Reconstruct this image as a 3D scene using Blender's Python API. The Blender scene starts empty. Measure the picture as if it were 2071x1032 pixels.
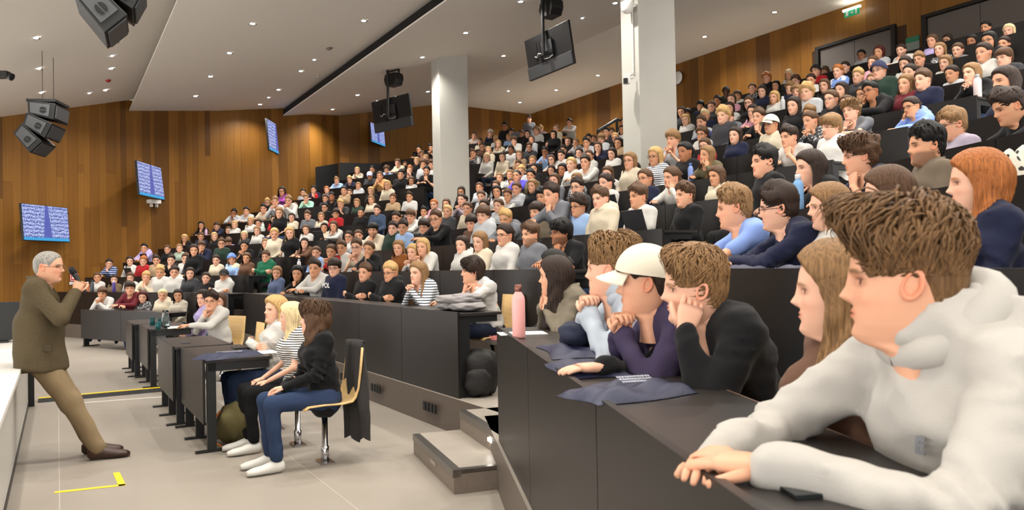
import bpy, math, random
import numpy as np
from mathutils import Vector, Matrix
random.seed(7)
R = math.radians
SC = bpy.context.scene
COL = SC.collection
# ---------------------------------------------------------------- camera (metres; x right, y into the hall, z up; floor z = 0)
FPX, CAMH, HORIZ, ROLL = 1550.0, 1.45, 540.0, 0.0192
cd = bpy.data.cameras.new('camera'); cam = bpy.data.objects.new('camera', cd); COL.objects.link(cam)
cd.sensor_width = 36.0; cd.lens = FPX / 2071 * 36.0; cd.clip_start = 0.05; cd.clip_end = 200
pit = math.atan((HORIZ - 516) / FPX)
cam.matrix_world = Matrix.Translation((0, 0, CAMH)) @ Matrix.Rotation(R(90) + pit, 4, 'X') @ Matrix.Rotation(-math.atan(ROLL), 4, 'Z')
SC.camera = cam
cd.dof.use_dof = True; cd.dof.focus_distance = 7.0; cd.dof.aperture_fstop = 5.6
# ---------------------------------------------------------------- world, exposure
w = bpy.data.worlds.new('world'); SC.world = w; w.use_nodes = True
w.node_tree.nodes['Background'].inputs[0].default_value = (1.0, 0.98, 0.95, 1)
w.node_tree.nodes['Background'].inputs[1].default_value = 3.0
vs = SC.view_settings
vs.view_transform = 'Standard'; vs.look = 'None'; vs.exposure = 0.5; vs.gamma = 1.0; vs.use_curve_mapping = False
cy = SC.cycles
cy.use_denoising = True; cy.use_adaptive_sampling = True; cy.adaptive_threshold = 0.02; cy.max_bounces = 6; cy.diffuse_bounces = 4; cy.glossy_bounces = 3; cy.transmission_bounces = 4
cy.sample_clamp_indirect = 4.0; cy.caustics_reflective = False; cy.caustics_refractive = False
LAMP_W = 430.0

# ---------------------------------------------------------------- plan directions
TH = R(30.7)
LV = np.array([-math.sin(TH), math.cos(TH)])      # across the hall, away from the camera
BV = np.array([math.cos(TH), math.sin(TH)])       # towards the back of the hall
def LB(l, b): return l * LV + b * BV
def unit(a): a = np.array(a, float); return a / np.linalg.norm(a)
def hor(px): return HORIZ - ROLL * (px - 1035)
def at(px, py, Y): return np.array([(px - 1035) / FPX * Y, Y, CAMH + (hor(px) - py) / FPX * Y])
def onz(px, py, z):
    Y = FPX * (CAMH - z) / (py - hor(px)); return at(px, py, Y)

# ---------------------------------------------------------------- mesh building
class MB:
    def __init__(s): s.v = []; s.f = []; s.m = []; s.c = 0
    def add(s, v, f, m=0):
        n = len(s.v); s.v += [tuple(map(float, p)) for p in v]; s.f += [tuple(i + n for i in q) for q in f]; s.m += [m] * len(f); return s
    def box(s, c, h, ax=(1, 0), m=0):
        a = unit(ax); b = np.array([-a[1], a[0]])
        P = []
        for z in (-1, 1):
            for sx, sy in ((-1, -1), (1, -1), (1, 1), (-1, 1)):
                q = np.array(c[:2]) + a * h[0] * sx + b * h[1] * sy; P.append((q[0], q[1], c[2] + z * h[2]))
        return s.add(P, [(3, 2, 1, 0), (4, 5, 6, 7), (0, 1, 5, 4), (1, 2, 6, 5), (2, 3, 7, 6), (3, 0, 4, 7)], m)
    def mbox(s, M, h, m=0):
        P = [M @ Vector((x * h[0], y * h[1], z * h[2])) for z in (-1, 1) for x, y in ((-1, -1), (1, -1), (1, 1), (-1, 1))]
        return s.add(P, [(3, 2, 1, 0), (4, 5, 6, 7), (0, 1, 5, 4), (1, 2, 6, 5), (2, 3, 7, 6), (3, 0, 4, 7)], m)
    def prism(s, poly, z0, z1, m=0):
        n = len(poly); z0 = [z0] * n if np.isscalar(z0) else z0; z1 = [z1] * n if np.isscalar(z1) else z1
        a2 = sum(poly[i][0] * poly[(i + 1) % n][1] - poly[(i + 1) % n][0] * poly[i][1] for i in range(n))
        if a2 < 0: poly = poly[::-1]; z0 = z0[::-1]; z1 = z1[::-1]
        v = [(p[0], p[1], z) for p, z in zip(poly, z0)] + [(p[0], p[1], z) for p, z in zip(poly, z1)]
        f = [tuple(range(n))[::-1], tuple(range(n, 2 * n))] + [(i, (i + 1) % n, n + (i + 1) % n, n + i) for i in range(n)]
        return s.add(v, f, m)
    def extr(s, M, poly, d, m=0):
        """poly in the xz plane of M, extruded along its y by +-d"""
        n = len(poly)
        a2 = sum(poly[i][0] * poly[(i + 1) % n][1] - poly[(i + 1) % n][0] * poly[i][1] for i in range(n))
        if a2 < 0: poly = poly[::-1]
        v = [M @ Vector((x, -d, z)) for x, z in poly] + [M @ Vector((x, d, z)) for x, z in poly]
        f = [tuple(range(n)), tuple(range(n, 2 * n))[::-1]] + [((i + 1) % n, i, n + i, n + (i + 1) % n) for i in range(n)]
        return s.add(v, f, m)
    def tube(s, path, rad, n=8, m=0, cap=True, sq=1.0, upv=(0, 0, 1)):
        path = [np.array(p, float) for p in path]; k = len(path)
        if np.isscalar(rad): rad = [rad] * k
        V = []
        for i, p in enumerate(path):
            t = unit(path[min(i + 1, k - 1)] - path[max(i - 1, 0)])
            u = np.cross(t, upv)
            if np.linalg.norm(u) < 1e-3: u = np.cross(t, (0, 1, 0.01))
            u = unit(u); w_ = np.cross(u, t)
            for j in range(n):
                a = 2 * math.pi * j / n; V.append(p + rad[i] * (u * math.cos(a) + w_ * math.sin(a) * sq))
        Fc = [(i * n + j, i * n + (j + 1) % n, (i + 1) * n + (j + 1) % n, (i + 1) * n + j) for i in range(k - 1) for j in range(n)]
        if cap: Fc += [tuple(range(n))[::-1], tuple((k - 1) * n + j for j in range(n))]
        return s.add(V, Fc, m)
    def lathe(s, prof, n=16, M=None, m=0, cap=True):
        V = []
        for r, z in prof:
            for j in range(n):
                a = 2 * math.pi * j / n; p = Vector((r * math.cos(a), r * math.sin(a), z)); V.append(M @ p if M else p)
        k = len(prof)
        Fc = [(i * n + j, i * n + (j + 1) % n, (i + 1) * n + (j + 1) % n, (i + 1) * n + j) for i in range(k - 1) for j in range(n)]
        if cap: Fc += [tuple(range(n))[::-1], tuple((k - 1) * n + j for j in range(n))]
        return s.add(V, Fc, m)
    def mesh(s, name, mats=(), smooth=False):
        me = bpy.data.meshes.new(name); me.from_pydata(s.v, [], s.f)
        for mm in mats: me.materials.append(mm)
        if len(mats) > 1: me.polygons.foreach_set('material_index', s.m)
        if smooth: me.polygons.foreach_set('use_smooth', [True] * len(s.f))
        me.update(); return me
    def build(s, name, mats, parent=None, smooth=False, bevel=0):
        if not isinstance(mats, (list, tuple)): mats = [mats]
        o = bpy.data.objects.new(name, s.mesh(name, mats, smooth)); COL.objects.link(o)
        if parent: o.parent = parent
        if bevel:
            b = o.modifiers.new('bevel', 'BEVEL'); b.width = bevel; b.segments = 2; b.limit_method = 'ANGLE'
        return o
def smooth_angle(o, deg=40):
    me = o.data; me.polygons.foreach_set('use_smooth', [True] * len(me.polygons))
    try: me.set_sharp_from_angle(angle=R(deg))
    except Exception: pass
def inst(name, me, parent=None, M=None, mats=None):
    o = bpy.data.objects.new(name, me); COL.objects.link(o)
    if parent: o.parent = parent
    if M is not None: o.matrix_local = M
    if mats:
        for i, mm in enumerate(mats):
            o.material_slots[i].link = 'OBJECT'; o.material_slots[i].material = mm
    return o
def empty(name, loc=(0, 0, 0), rz=0.0):
    o = bpy.data.objects.new(name, None); COL.objects.link(o); o.location = loc; o.rotation_euler = (0, 0, rz); o.empty_display_size = .1; return o
def tag(o, label, cat, group=None):
    o['label'] = label; o['category'] = cat
    if group: o['group'] = group
    return o
def struct(o, label=None, cat=None):
    o['kind'] = 'structure'
    if label: o['label'] = label; o['category'] = cat or 'structure'
    return o

# ---------------------------------------------------------------- materials
def s2l(c): return tuple((x / 255 / 12.92 if x / 255 <= .04045 else ((x / 255 + .055) / 1.055) ** 2.4) for x in c)
MATS = {}
def mat(name, col, rough=.5, metal=0, var=0, vs_=(8, 8, 8), bump=0, bs=(60, 60, 60), emit=0, spec=.5, sheen=0, lin=False, trans=0, alpha=1, coord='Object', ior=1.45, det=3):
    if name in MATS: return MATS[name]
    m = bpy.data.materials.new(name); MATS[name] = m; m.use_nodes = True
    nt = m.node_tree; N = nt.nodes; P = N['Principled BSDF']; c = (*(col if lin else s2l(col)), 1)
    P.inputs['Base Color'].default_value = c; P.inputs['Roughness'].default_value = rough; P.inputs['Metallic'].default_value = metal
    P.inputs['Specular IOR Level'].default_value = spec; P.inputs['IOR'].default_value = ior
    if sheen: P.inputs['Sheen Weight'].default_value = sheen; P.inputs['Sheen Roughness'].default_value = .5
    if trans: P.inputs['Transmission Weight'].default_value = trans
    if alpha < 1: P.inputs['Alpha'].default_value = alpha
    if emit: P.inputs['Emission Color'].default_value = c; P.inputs['Emission Strength'].default_value = emit
    if var or bump: tc = N.new('ShaderNodeTexCoord')
    if var:
        mp = N.new('ShaderNodeMapping'); mp.inputs['Scale'].default_value = vs_; nt.links.new(tc.outputs[coord], mp.inputs[0])
        nz = N.new('ShaderNodeTexNoise'); nz.inputs['Scale'].default_value = 1; nz.inputs['Detail'].default_value = det; nt.links.new(mp.outputs[0], nz.inputs['Vector'])
        mr = N.new('ShaderNodeMapRange'); mr.inputs[1].default_value = .3; mr.inputs[2].default_value = .7; mr.inputs[3].default_value = 1 - var; mr.inputs[4].default_value = 1 + var
        nt.links.new(nz.outputs['Fac'], mr.inputs[0])
        mx = N.new('ShaderNodeMix'); mx.data_type = 'RGBA'; mx.blend_type = 'MULTIPLY'; mx.inputs['Factor'].default_value = 1
        mx.inputs['A'].default_value = c; nt.links.new(mr.outputs[0], mx.inputs['B']); nt.links.new(mx.outputs['Result'], P.inputs['Base Color'])
    if bump:
        mp = N.new('ShaderNodeMapping'); mp.inputs['Scale'].default_value = bs; nt.links.new(tc.outputs[coord], mp.inputs[0])
        nz = N.new('ShaderNodeTexNoise'); nz.inputs['Scale'].default_value = 1; nz.inputs['Detail'].default_value = 2; nt.links.new(mp.outputs[0], nz.inputs['Vector'])
        bp = N.new('ShaderNodeBump'); bp.inputs['Strength'].default_value = bump; bp.inputs['Distance'].default_value = .01
        nt.links.new(nz.outputs['Fac'], bp.inputs['Height']); nt.links.new(bp.outputs[0], P.inputs['Normal'])
    return m
# ================================================================ the setting
M_ceil = mat('ceiling plaster', (236, 231, 222), .9)
M_black = mat('black gap', (10, 10, 10), .8)
M_col = mat('white column paint', (176, 174, 167), .75, var=.03, vs_=(1.5, 1.5, 1.5))
def floor_mat():
    m = mat('grey linoleum', (150, 142, 132), .42, var=.05, vs_=(1.2, 1.2, 1.2), spec=.4)
    nt = m.node_tree; N = nt.nodes; P = N['Principled BSDF']; tc = N.new('ShaderNodeTexCoord')
    v = N.new('ShaderNodeTexVoronoi'); v.inputs['Scale'].default_value = 45; nt.links.new(tc.outputs['Object'], v.inputs['Vector'])
    cr = N.new('ShaderNodeMapRange'); cr.inputs[1].default_value = .02; cr.inputs[2].default_value = .10; cr.inputs[3].default_value = 1; cr.inputs[4].default_value = 0
    nt.links.new(v.outputs['Distance'], cr.inputs[0])
    old = P.inputs['Base Color'].links[0].from_socket
    mx = N.new('ShaderNodeMix'); mx.data_type = 'RGBA'; nt.links.new(cr.outputs[0], mx.inputs['Factor']); nt.links.new(old, mx.inputs['A'])
    mx.inputs['B'].default_value = (*s2l((186, 180, 170)), 1); nt.links.new(mx.outputs['Result'], P.inputs['Base Color'])
    return m
M_floor = floor_mat()
M_riser = mat('riser laminate', (120, 108, 98), .4, var=.08, vs_=(40, 40, 40))
M_nose = mat('step nosing', (120, 116, 112), .3, metal=.8)
WOODS = [mat('oak veneer %s' % n, c, .42, var=.10, vs_=(22, 22, .7), spec=.4) for n, c in
         (('honey', (128, 87, 34)), ('amber', (120, 80, 30)), ('tawny', (112, 74, 28)), ('light', (132, 90, 36)), ('brown', (98, 64, 25)))]
M_joint = mat('dark backing', (60, 38, 16), .8)

def zc1(b): return 6.255 + .33 * (b - 1.75)
def zc2(b): return 5.96 + .176 * (b - 1.75)
def zc3(b): return 6.53 + .195 * (b - 6.4)
def zc4(b): return 7.78 - .015 * (b - 12.8)
BACK, LEFTB = 16.8, 26.6
def zceil(b): return zc1(b) if b < 1.75 else zc2(b) if b < 6.4 else zc3(b) if b < 12.8 else zc4(b)

fl = MB(); fl.prism([LB(-9, -7), LB(-9, 18), LB(30, 18), LB(30, -7)], -.2, 0)
floor = struct(fl.build('floor', M_floor))
# weld seams of the lino sheets, thin strips on the floor
seam = MB()
for k in range(8): seam.box((*LB(8, -2.8 + 1.55 * k - .3), .0008), (12, .003, .0006), LV)
for k in range(10): seam.box((*LB(-4 + 2.6 * k, 1), .0007), (6, .002, .0006), BV)
seam.build('seam', mat('weld seam', (176, 170, 160), .5), floor)

cl = MB()
for i, (b0, b1, zf) in enumerate(((-7, 1.75, zc1), (1.75, 6.4, zc2), (6.4, 12.8, zc3), (12.8, 17.2, zc4))):
    b2 = b1 + .55 if i < 2 else b1      # the edge of the next panel hangs below the end of this one
    P = [LB(-9, b0), LB(-9, b2), LB(30, b2), LB(30, b0)]; z = [zf(b0), zf(b2), zf(b2), zf(b0)]
    o = MB().prism(P, z, [q + .035 for q in z]).build('ceiling', M_ceil); struct(o)
struct(MB().prism([LB(-9, 2.3), LB(-9, 2.36), LB(30, 2.36), LB(30, 2.3)], zc2(2.3) + .03, 7.2).build('gap_closer', M_black))  # black closer added behind the slot so no light leaks in
struct(MB().prism([LB(-9, 6.5), LB(-9, 6.56), LB(30, 6.56), LB(30, 6.5)], zc3(6.5) + .03, 7.6).build('gap_closer', M_black))  # second black closer, added against light from above the panels
struct(MB().prism([LB(-9, 6.402), LB(-9, 6.41), LB(30, 6.41), LB(30, 6.402)], zc3(6.4) + .03, 6.745).build('gap_closer', M_black))
struct(MB().prism([LB(-10, -8), LB(-10, 18), LB(31, 18), LB(31, -8)], 8.1, 8.3).build('light_blocker', M_black))  # unseen black slab, added to keep world light out of the ceiling slots
def plank_wall(name, p0, p1, zb, ztf, wmin=.15, wmax=.34, bias=0, inward=None, cuts=(), seed=1):
    """a wall of vertical veneer boards from p0 to p1 (plan), each board its own piece; ztf(p) is the height of its top"""
    rnd = random.Random(seed); p0 = np.array(p0); p1 = np.array(p1); d = unit(p1 - p0); Ln = np.linalg.norm(p1 - p0); nrm = np.array([-d[1], d[0]])
    if np.dot(nrm, np.array(inward) - p0) < 0: nrm = -nrm
    wl = MB().prism([p0, p1, p1 - nrm * .2, p0 - nrm * .2], zb, [ztf(p0), ztf(p1), ztf(p1 - nrm * .2), ztf(p0 - nrm * .2)]).build(name, M_joint); struct(wl)
    s = 0; wprev = 0
    while s < Ln - .02:
        wd = min(rnd.uniform(wmin, wmax), Ln - s)
        if Ln - s - wd < .08: wd = Ln - s
        a = p0 + d * s; c = p0 + d * (s + wd); zt = max(ztf(a), ztf(c)) + .01
        zs = [zb]; 
        if rnd.random() < .75: zs.append(zb + (zt - zb) * rnd.uniform(.25, .8))
        if rnd.random() < .18: zs.append(zb + (zt - zb) * rnd.uniform(.1, .9))
        zs = sorted(zs) + [zt]
        for z0, z1 in zip(zs, zs[1:]):
            if z1 - z0 < .05: continue
            skip = False
            for (c0, c1, cz) in cuts:
                if s + wd > c0 and s < c1:
                    if z1 <= cz: skip = True
                    elif z0 < cz: z0 = cz
            if skip: continue
            t = .012 + rnd.choice((0, 0, .002, .004)); g = .0015
            mi = rnd.choices(range(5), weights=(5, 5, 4, 2, 1.2 + bias))[0]
            P = [a + d * g, c - d * g, c - d * g + nrm * t, a + d * g + nrm * t]
            MB().prism(P, z0 + g, z1 - g).build('plank', WOODS[mi], wl)
        s += wd
    return wl
ctr = LB(10, 5)
WA = [LB(20.5, -4.5), LB(24.7, 4.3), LB(25.5, 7.3), LB(26.6, 8.7), LB(26.6, BACK)]
def bof(p): return float(np.dot(p, BV))
plank_wall('wall_left', WA[0], WA[1], 0, lambda p: zceil(bof(p)) + .02, .12, .27, inward=ctr, seed=3)
plank_wall('wall_left_corner', WA[1], WA[2], 0, lambda p: zceil(bof(p)) + .02, .16, .36, inward=ctr, seed=4)
plank_wall('wall_left_return', WA[2], WA[3], 2, lambda p: zceil(bof(p)) + .02, .3, .5, inward=ctr, seed=9)
plank_wall('wall_left_rear', WA[3], WA[4], 2, lambda p: zceil(bof(p)) + .02, .2, .45, inward=ctr, seed=5)
# back wall with two recessed double doors
def l_on_back(px):
    t = (px - 1035) / FPX; Y = BACK / (BV[0] * t + BV[1]); return Y * (LV[0] * t + LV[1])
LW = LEFTB
d1 = (LW - l_on_back(1670), LW - l_on_back(1818)); d2 = (LW - l_on_back(1890), LW - l_on_back(2120))
DZ = 6.84
plank_wall('wall_back', LB(LW, BACK), LB(-2, BACK), 3.2, lambda p: 7.74, .2, .42, bias=.8, inward=ctr, cuts=((d1[0], d1[1], DZ), (d2[0], d2[1], DZ)), seed=6)
M_door = mat('grey door leaf', (92, 84, 80), .55)
M_dframe = mat('dark reveal', (24, 18, 14), .6)
for i, (a, c) in enumerate((d1, d2)):
    dn = empty('door_%d' % (i + 1), (0, 0, 0)); struct(dn)
    p0 = LB(LW - a, BACK - .02); p1 = LB(LW - c, BACK - .02); mid = (p0 + p1) / 2; wd = np.linalg.norm(p1 - p0)
    for sgn, nm in ((-1, 'door_leaf'), (1, 'door_leaf')):
        q = mid + unit(p1 - p0) * sgn * wd / 4
        MB().box((*q, DZ - .02 - 1.3), (wd / 4 - .006, .02, 1.3), p1 - p0).build(nm, M_door, dn)
        MB().box((*(mid + unit(p1 - p0) * sgn * .07 - BV * .05), DZ - 1.35), (.012, .02, .14), p1 - p0).build('door_handle', M_nose, dn)
    f = MB(); f.box((*(mid - BV * .03), DZ + .03), (wd / 2 + .1, .06, .035), p1 - p0)
    for sgn in (-1, 1): f.box((*(mid + unit(p1 - p0) * sgn * (wd / 2 + .05) - BV * .03), DZ - 1.3), (.05, .06, 1.32), p1 - p0)
    f.build('door_frame', M_dframe, dn)
# columns
CB = 9.05
cols = []
for i, (px, lab) in enumerate(((915, 0), (1320, 1))):
    t = (px - 1035) / FPX; Y = CB / (BV[0] * t + BV[1]); c = np.array([t * Y, Y])
    o = MB().box((*c, 4.4), (.235, .425, 3.2), LV).build('column', M_col, bevel=.01); struct(o); cols.append(c)
# ================================================================ tiers and bench desks
RD = np.array([-math.sin(R(7.2)), math.cos(R(7.2))]); RN = np.array([math.cos(R(7.2)), math.sin(R(7.2))])
LD = np.array([-math.sin(R(54.2)), math.cos(R(54.2))]); LN = np.array([math.cos(R(54.2)), math.sin(R(54.2))])
BLK = {'M': (BV, 3.0, LV), 'R': (RN, .535, RD), 'L': (LN, 8.51, LD)}
KMAX = {'M': 12, 'R': 6, 'L': 13}
def fl_z(b, k):
    if k <= 0: return 0.0
    return .31 + {'M': .36, 'R': .36, 'L': .366}[b] * (k - 1) + {'M': .004, 'R': .006, 'L': .002}[b] * (k - 1) * (k - 2)
def endM_r(k): return np.array([-.475 + .966 * (k - 1), 6.69 + .332 * (k - 1)])
def endM_l(k): return LB(14.9 + .208 * (k - 1), 3.0 + (k - 1))
def endR(k): return np.array([-.1 + .966 * (k - 1), 5.06 + .332 * (k - 1)])
def endL(k): return np.array([-5.35, 15.6]) + (k - 2) * np.array([.63, .77]) if k > 1 else np.array([-5.3, 14.32]) if k == 1 else np.array([-5.65, 13.2])
def linex(p, d, q, e):
    A = np.array([[d[0], -e[0]], [d[1], -e[1]]]); t = np.linalg.solve(A, np.array(q) - np.array(p)); return np.array(p) + t[0] * np.array(d)
def leftwall_pt(k):
    """where row k of the left block meets the side wall"""
    p = endL(max(k, 1)); p = p + LN * ((8.51 + (k - 1)) - np.dot(p, LN))
    for a, b in zip(WA, WA[1:]):
        try: q = linex(p, LD, a, b - a)
        except Exception: continue
        u = np.dot(q - a, b - a) / np.dot(b - a, b - a)
        if -.001 <= u <= 1.001: return q
    return p + LD * 8
TIER = MATS['grey linoleum']
M_tier = mat('dark tier front', (96, 86, 78), .5, var=.06, vs_=(40, 40, 40))
def tier(name, poly, z, zl):
    m = MB(); n = len(poly)
    m.prism(poly, zl, z); m.m = [1 if i != 1 else 0 for i in range(len(m.f))]
    o = m.build(name, [M_floor, M_tier]); struct(o); return o
def rowline(b, k, off=-.03):
    n, n0, d = BLK[b]; return n * (n0 + (k - 1) + off), d
for k in range(1, KMAX['M'] + 2):
    z = fl_z('M', k)
    # right boundary on the middle of the aisle, left boundary on the middle of the other aisle
    def lim(kk):
        r = (endM_r(kk) + endR(kk)) / 2; l = (endM_l(kk) + endL(kk)) / 2
        p, d = rowline('M', kk); aR = np.array([.9458, .3248]); aL = np.array([.63, .77])
        return linex(p, d, r, aR), linex(p, d, l, aL)
    r0, l0 = lim(k); r1, l1 = lim(k + 1) if k <= KMAX['M'] else (LB(-2, BACK), LB(20, BACK))
    tier('floor_tier', [r0, r1 + BV * .05, l1 + BV * .05, l0], z, max(z - .7, -.1))
for k in range(1, KMAX['R'] + 1):
    z = fl_z('R', k)
    def lim(kk):
        r = (endM_r(kk) + endR(kk)) / 2; p, d = rowline('R', kk); return linex(p, d, r, np.array([.9458, .3248])), p + d * (-6.5)
    a0, b0 = lim(k); a1, b1 = lim(k + 1)
    tier('floor_tier', [a0, a1, b1, b0], z, max(z - .7, -.1))
for k in range(1, KMAX['L'] + 2):
    z = fl_z('L', k)
    def lim(kk):
        l = (endM_l(min(kk, 12)) + endL(kk)) / 2; p, d = rowline('L', kk); return linex(p, d, l, np.array([.63, .77])), leftwall_pt(kk) - LN * .03
    a0, b0 = lim(k); a1, b1 = lim(k + 1) if k <= KMAX['L'] else (LB(17.5, BACK), LB(26.6, BACK))
    tier('floor_tier', [a0, a1, b1, b0], z, max(z - .7, -.1))

M_panel = mat('black-brown laminate panel', (24, 21, 20), .38, var=.06, vs_=(3, 3, 3), spec=.38)
M_top = mat('dark desk laminate', (36, 32, 30), .38, var=.06, vs_=(3, 3, 3), spec=.5)
M_edge = mat('brown ply edge', (96, 74, 60), .5)
M_leg = mat('black steel frame', (24, 25, 26), .4, spec=.5)
M_sock = mat('socket black', (12, 12, 12), .5)
DH = .74
def dh(b, k): return .74 if k <= 1 or b == 'R' or (b == 'M' and k <= 3) else .70
ORD = ['front', 'first', 'second', 'third', 'fourth', 'fifth', 'sixth', 'seventh', 'eighth', 'ninth', 'tenth', 'eleventh', 'twelfth', 'thirteenth', 'fourteenth']
BNAME = {'M': 'middle', 'R': 'right', 'L': 'left'}
def bench(b, k, p0, p1, z=None, zpan=None, depth=.42, panel_h=None):
    """one continuous bench desk from the aisle end p0 to p1 (front edge), things standing on tier k"""
    n, n0, d = BLK[b]; DH = dh(b, k); z = fl_z(b, k) if z is None else z; p0 = np.array(p0); p1 = np.array(p1)
    d = unit(p1 - p0); nn = n; Ln = np.linalg.norm(p1 - p0)
    o = empty('bench_desk', (*((p0 + p1) / 2), z))
    tag(o, 'long black-brown bench desk of the %s row in the %s seating block' % (ORD[k], BNAME[b]), 'desk', 'bench desks')
    def loc(p): return np.array(p) - np.array([*((p0 + p1) / 2), z])
    lowz = fl_z(b, k - 1) if zpan is None else zpan
    zb = max(lowz + .10, z - .16) if k > 1 else max(lowz + .16, z - .06)
    if k == 0: zb = .17
    if b == 'R' and k == 1: zb = .015
    np_ = max(1, int(round(Ln / 1.28))); g = .004
    for i in range(np_):
        a, c = Ln * i / np_ + g, Ln * (i + 1) / np_ - g
        m = MB().box(loc((*(p0 + d * (a + c) / 2), (zb + z + DH + .012) / 2)), ((c - a) / 2, .011, (z + DH + .012 - zb) / 2), d)
        m.build('panel', M_panel, o)
    m = MB(); m.box(loc((*(p0 + d * Ln / 2 + nn * (.012 + depth / 2)), z + DH - .013)), (Ln / 2, depth / 2, .012), d); m.build('desktop', M_top, o)
    m = MB(); m.box(loc((*(p0 + d * Ln / 2 + nn * (.012 + depth - .0)), z + DH - .013)), (Ln / 2, .003, .013), d); m.build('desktop_edge', M_edge, o)
    nl = max(2, int(round(Ln / 2.5)) + 1)
    for i in range(nl):
        q = p0 + d * min(max(Ln * i / (nl - 1), .05), Ln - .05)
        m = MB(); m.box(loc((*(q + nn * .07), z + (DH - .03) / 2)), (.022, .05, (DH - .03) / 2), d)
        m.box(loc((*(q + nn * (depth / 2)), z + DH - .055)), (.022, depth / 2 - .02, .03), d)
        m.box(loc((*(q + nn * .16), z + .008)), (.03, .16, .008), d)
        m.build('leg', M_leg, o)
    return o
PARTN = [at(641, 500, 25.2)[:2], at(687, 500, 26.9)[:2], at(882, 500, 28.3)[:2]]
row_desks = {}
for k in range(1, KMAX['M'] + 1):
    if k == 7:   # interrupted by the column
        d7 = cols[1] + BV * (9.0 - np.dot(cols[1], BV)); row_desks['M', k] = bench('M', k, endM_r(k), d7 - LV * .26); o = bench('M', k, d7 + LV * .26, endM_l(k))
        o['label'] = 'long black-brown bench desk of the seventh row, beyond the white column, middle block'
    else: row_desks['M', k] = bench('M', k, endM_r(k), endM_l(k))
for k in range(1, KMAX['R']):
    row_desks['R', k] = bench('R', k, endR(k), endR(k) - RD * (7.0 if k > 1 else 5.6))
for k in range(1, KMAX['L'] + 1):
    q = leftwall_pt(k); e = endL(k); 
    if k in (7, 8): e = e + LD * .95   # clear of the column
    if k >= 8:
        for a, b in zip(PARTN, PARTN[1:]):
            x = linex(e, LD, a, b - a); u = np.dot(x - a, b - a) / np.dot(b - a, b - a)
            if -.3 < u < 1 and np.linalg.norm(x - e) < np.linalg.norm(q - e): q = x
    row_desks['L', k] = bench('L', k, e, q - LD * (1.15 if k == 1 else .45 if k < 8 else .25))
k0a = onz(306, 633, .76)[:2]; k0b = onz(150, 626, .76)[:2]
p0 = endL(1) - LN * 1.0
k0 = p0 + LD * np.dot(k0a - p0, LD); k1 = p0 + LD * np.dot(k0b - p0, LD)
row_desks['L', 0] = bench('L', 0, k0 - LD * .0, k1, z=0.0)

# sockets on the riser under the first middle row
def sockets(p, d, n, z, parent):
    m = MB()
    for i in range(4): m.box((*(p + d * .075 * i - n * .034), z), (.026, .006, .04), d)
    return m.build('socket_strip', M_sock, parent)
dk = row_desks['M', 1]
for px in (703, 768, 880):
    t = (px - 1035) / FPX; Y = 2.97 / (BV[0] * t + BV[1]); p = np.array([t * Y, Y])
    o = sockets(p, LV, BV, .17, None); o.parent = dk; o.location = -dk.location
# aisle steps with metal nosings
A = np.array([-.80, 6.03]); Bq = np.array([-.40, 4.93]); aR = np.array([.9458, .3248])
def step_block(a, b, dep, z0, z1):
    o = MB().prism([a, b, b + aR * dep, a + aR * dep], z0, z1 - .004).build('aisle_step', [M_riser]); struct(o)
    dd = unit(b - a); m = MB()
    m.prism([a - aR * .006, b - aR * .006, b + aR * .05, a + aR * .05], z1 - .05, z1); m.build('step_nosing', M_nose, o)
    m = MB(); m.prism([b - dd * .045 + aR * .05, b + aR * .05, b + aR * dep, b + aR * dep - dd * .045], z1 - .03, z1); m.build('step_nosing', M_nose, o)
    m = MB(); m.prism([a + aR * .05, b - dd * .045 + aR * .05, b - dd * .045 + aR * dep, a + aR * dep], z1 - .006, z1); m.build('tread', M_floor, o)
    return o
step_block(A, Bq, .38, 0, .155)
s2 = step_block(A + aR * .38, Bq + aR * .38, .6, 0, .31)
M_led = mat('step light', (255, 250, 240), .5, emit=14)
pm = (A + Bq) / 2 + aR * .37 + unit(Bq - A) * .22
led = MB().box((*pm, .235), (.055, .006, .011), Bq - A).build('step_light', M_led); led.parent = s2
p1_ = (A + Bq) / 2 - aR * .002 + unit(Bq - A) * .05
MB().box((*p1_, .08), (.07, .003, .014), Bq - A).build('step_light', mat('lens off', (150, 140, 130), .3)).parent = bpy.data.objects['aisle_step']
for k in range(2, 9):   # half steps between the tiers
    c = (endM_r(k) + endR(k)) / 2; z = fl_z('M', k); w_ = unit(endM_r(k) - endR(k)); 
    a = c + w_ * .75 - aR * .36; b = c - w_ * .75 - aR * .36
    step_block(a, b, .34, fl_z('M', k - 1) - .01, (z + fl_z('M', k - 1)) / 2)
# ================================================================ lamps
M_lens = mat('lamp lens', (255, 252, 244), .5, emit=22)
M_ring = mat('lamp ring', (150, 145, 138), .4, metal=.5)
M_led2 = mat('small led', (240, 240, 255), .5, emit=30)
def ceil_hit(px, py):
    t = (px - 1035) / FPX; e = (hor(px) - py) / FPX
    for b0, b1, zf in ((-7, 1.75, zc1), (1.75, 6.4, zc2), (6.4, 12.8, zc3), (12.8, 16.8, zc4)):
        kb = BV[0] * t + BV[1]; sl = zf(1) - zf(0); z0 = zf(0)
        Y = (z0 - CAMH) / (e - sl * kb) if abs(e - sl * kb) > 1e-6 else -1
        if Y > 0 and b0 - .05 <= kb * Y <= b1 + .05: return np.array([t * Y, Y, CAMH + e * Y]), kb * Y, (LV[0] * t + LV[1]) * Y
    return None
ring_me = MB().lathe([(.055, -.004), (.085, -.010), (.088, 0), (.055, 0)], 16, cap=False).mesh('ring', [M_ring], True)
lens_me = MB().lathe([(.0, -.003), (.056, -.003), (.056, -.001)], 16, cap=False).mesh('lens', [M_lens])
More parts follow.
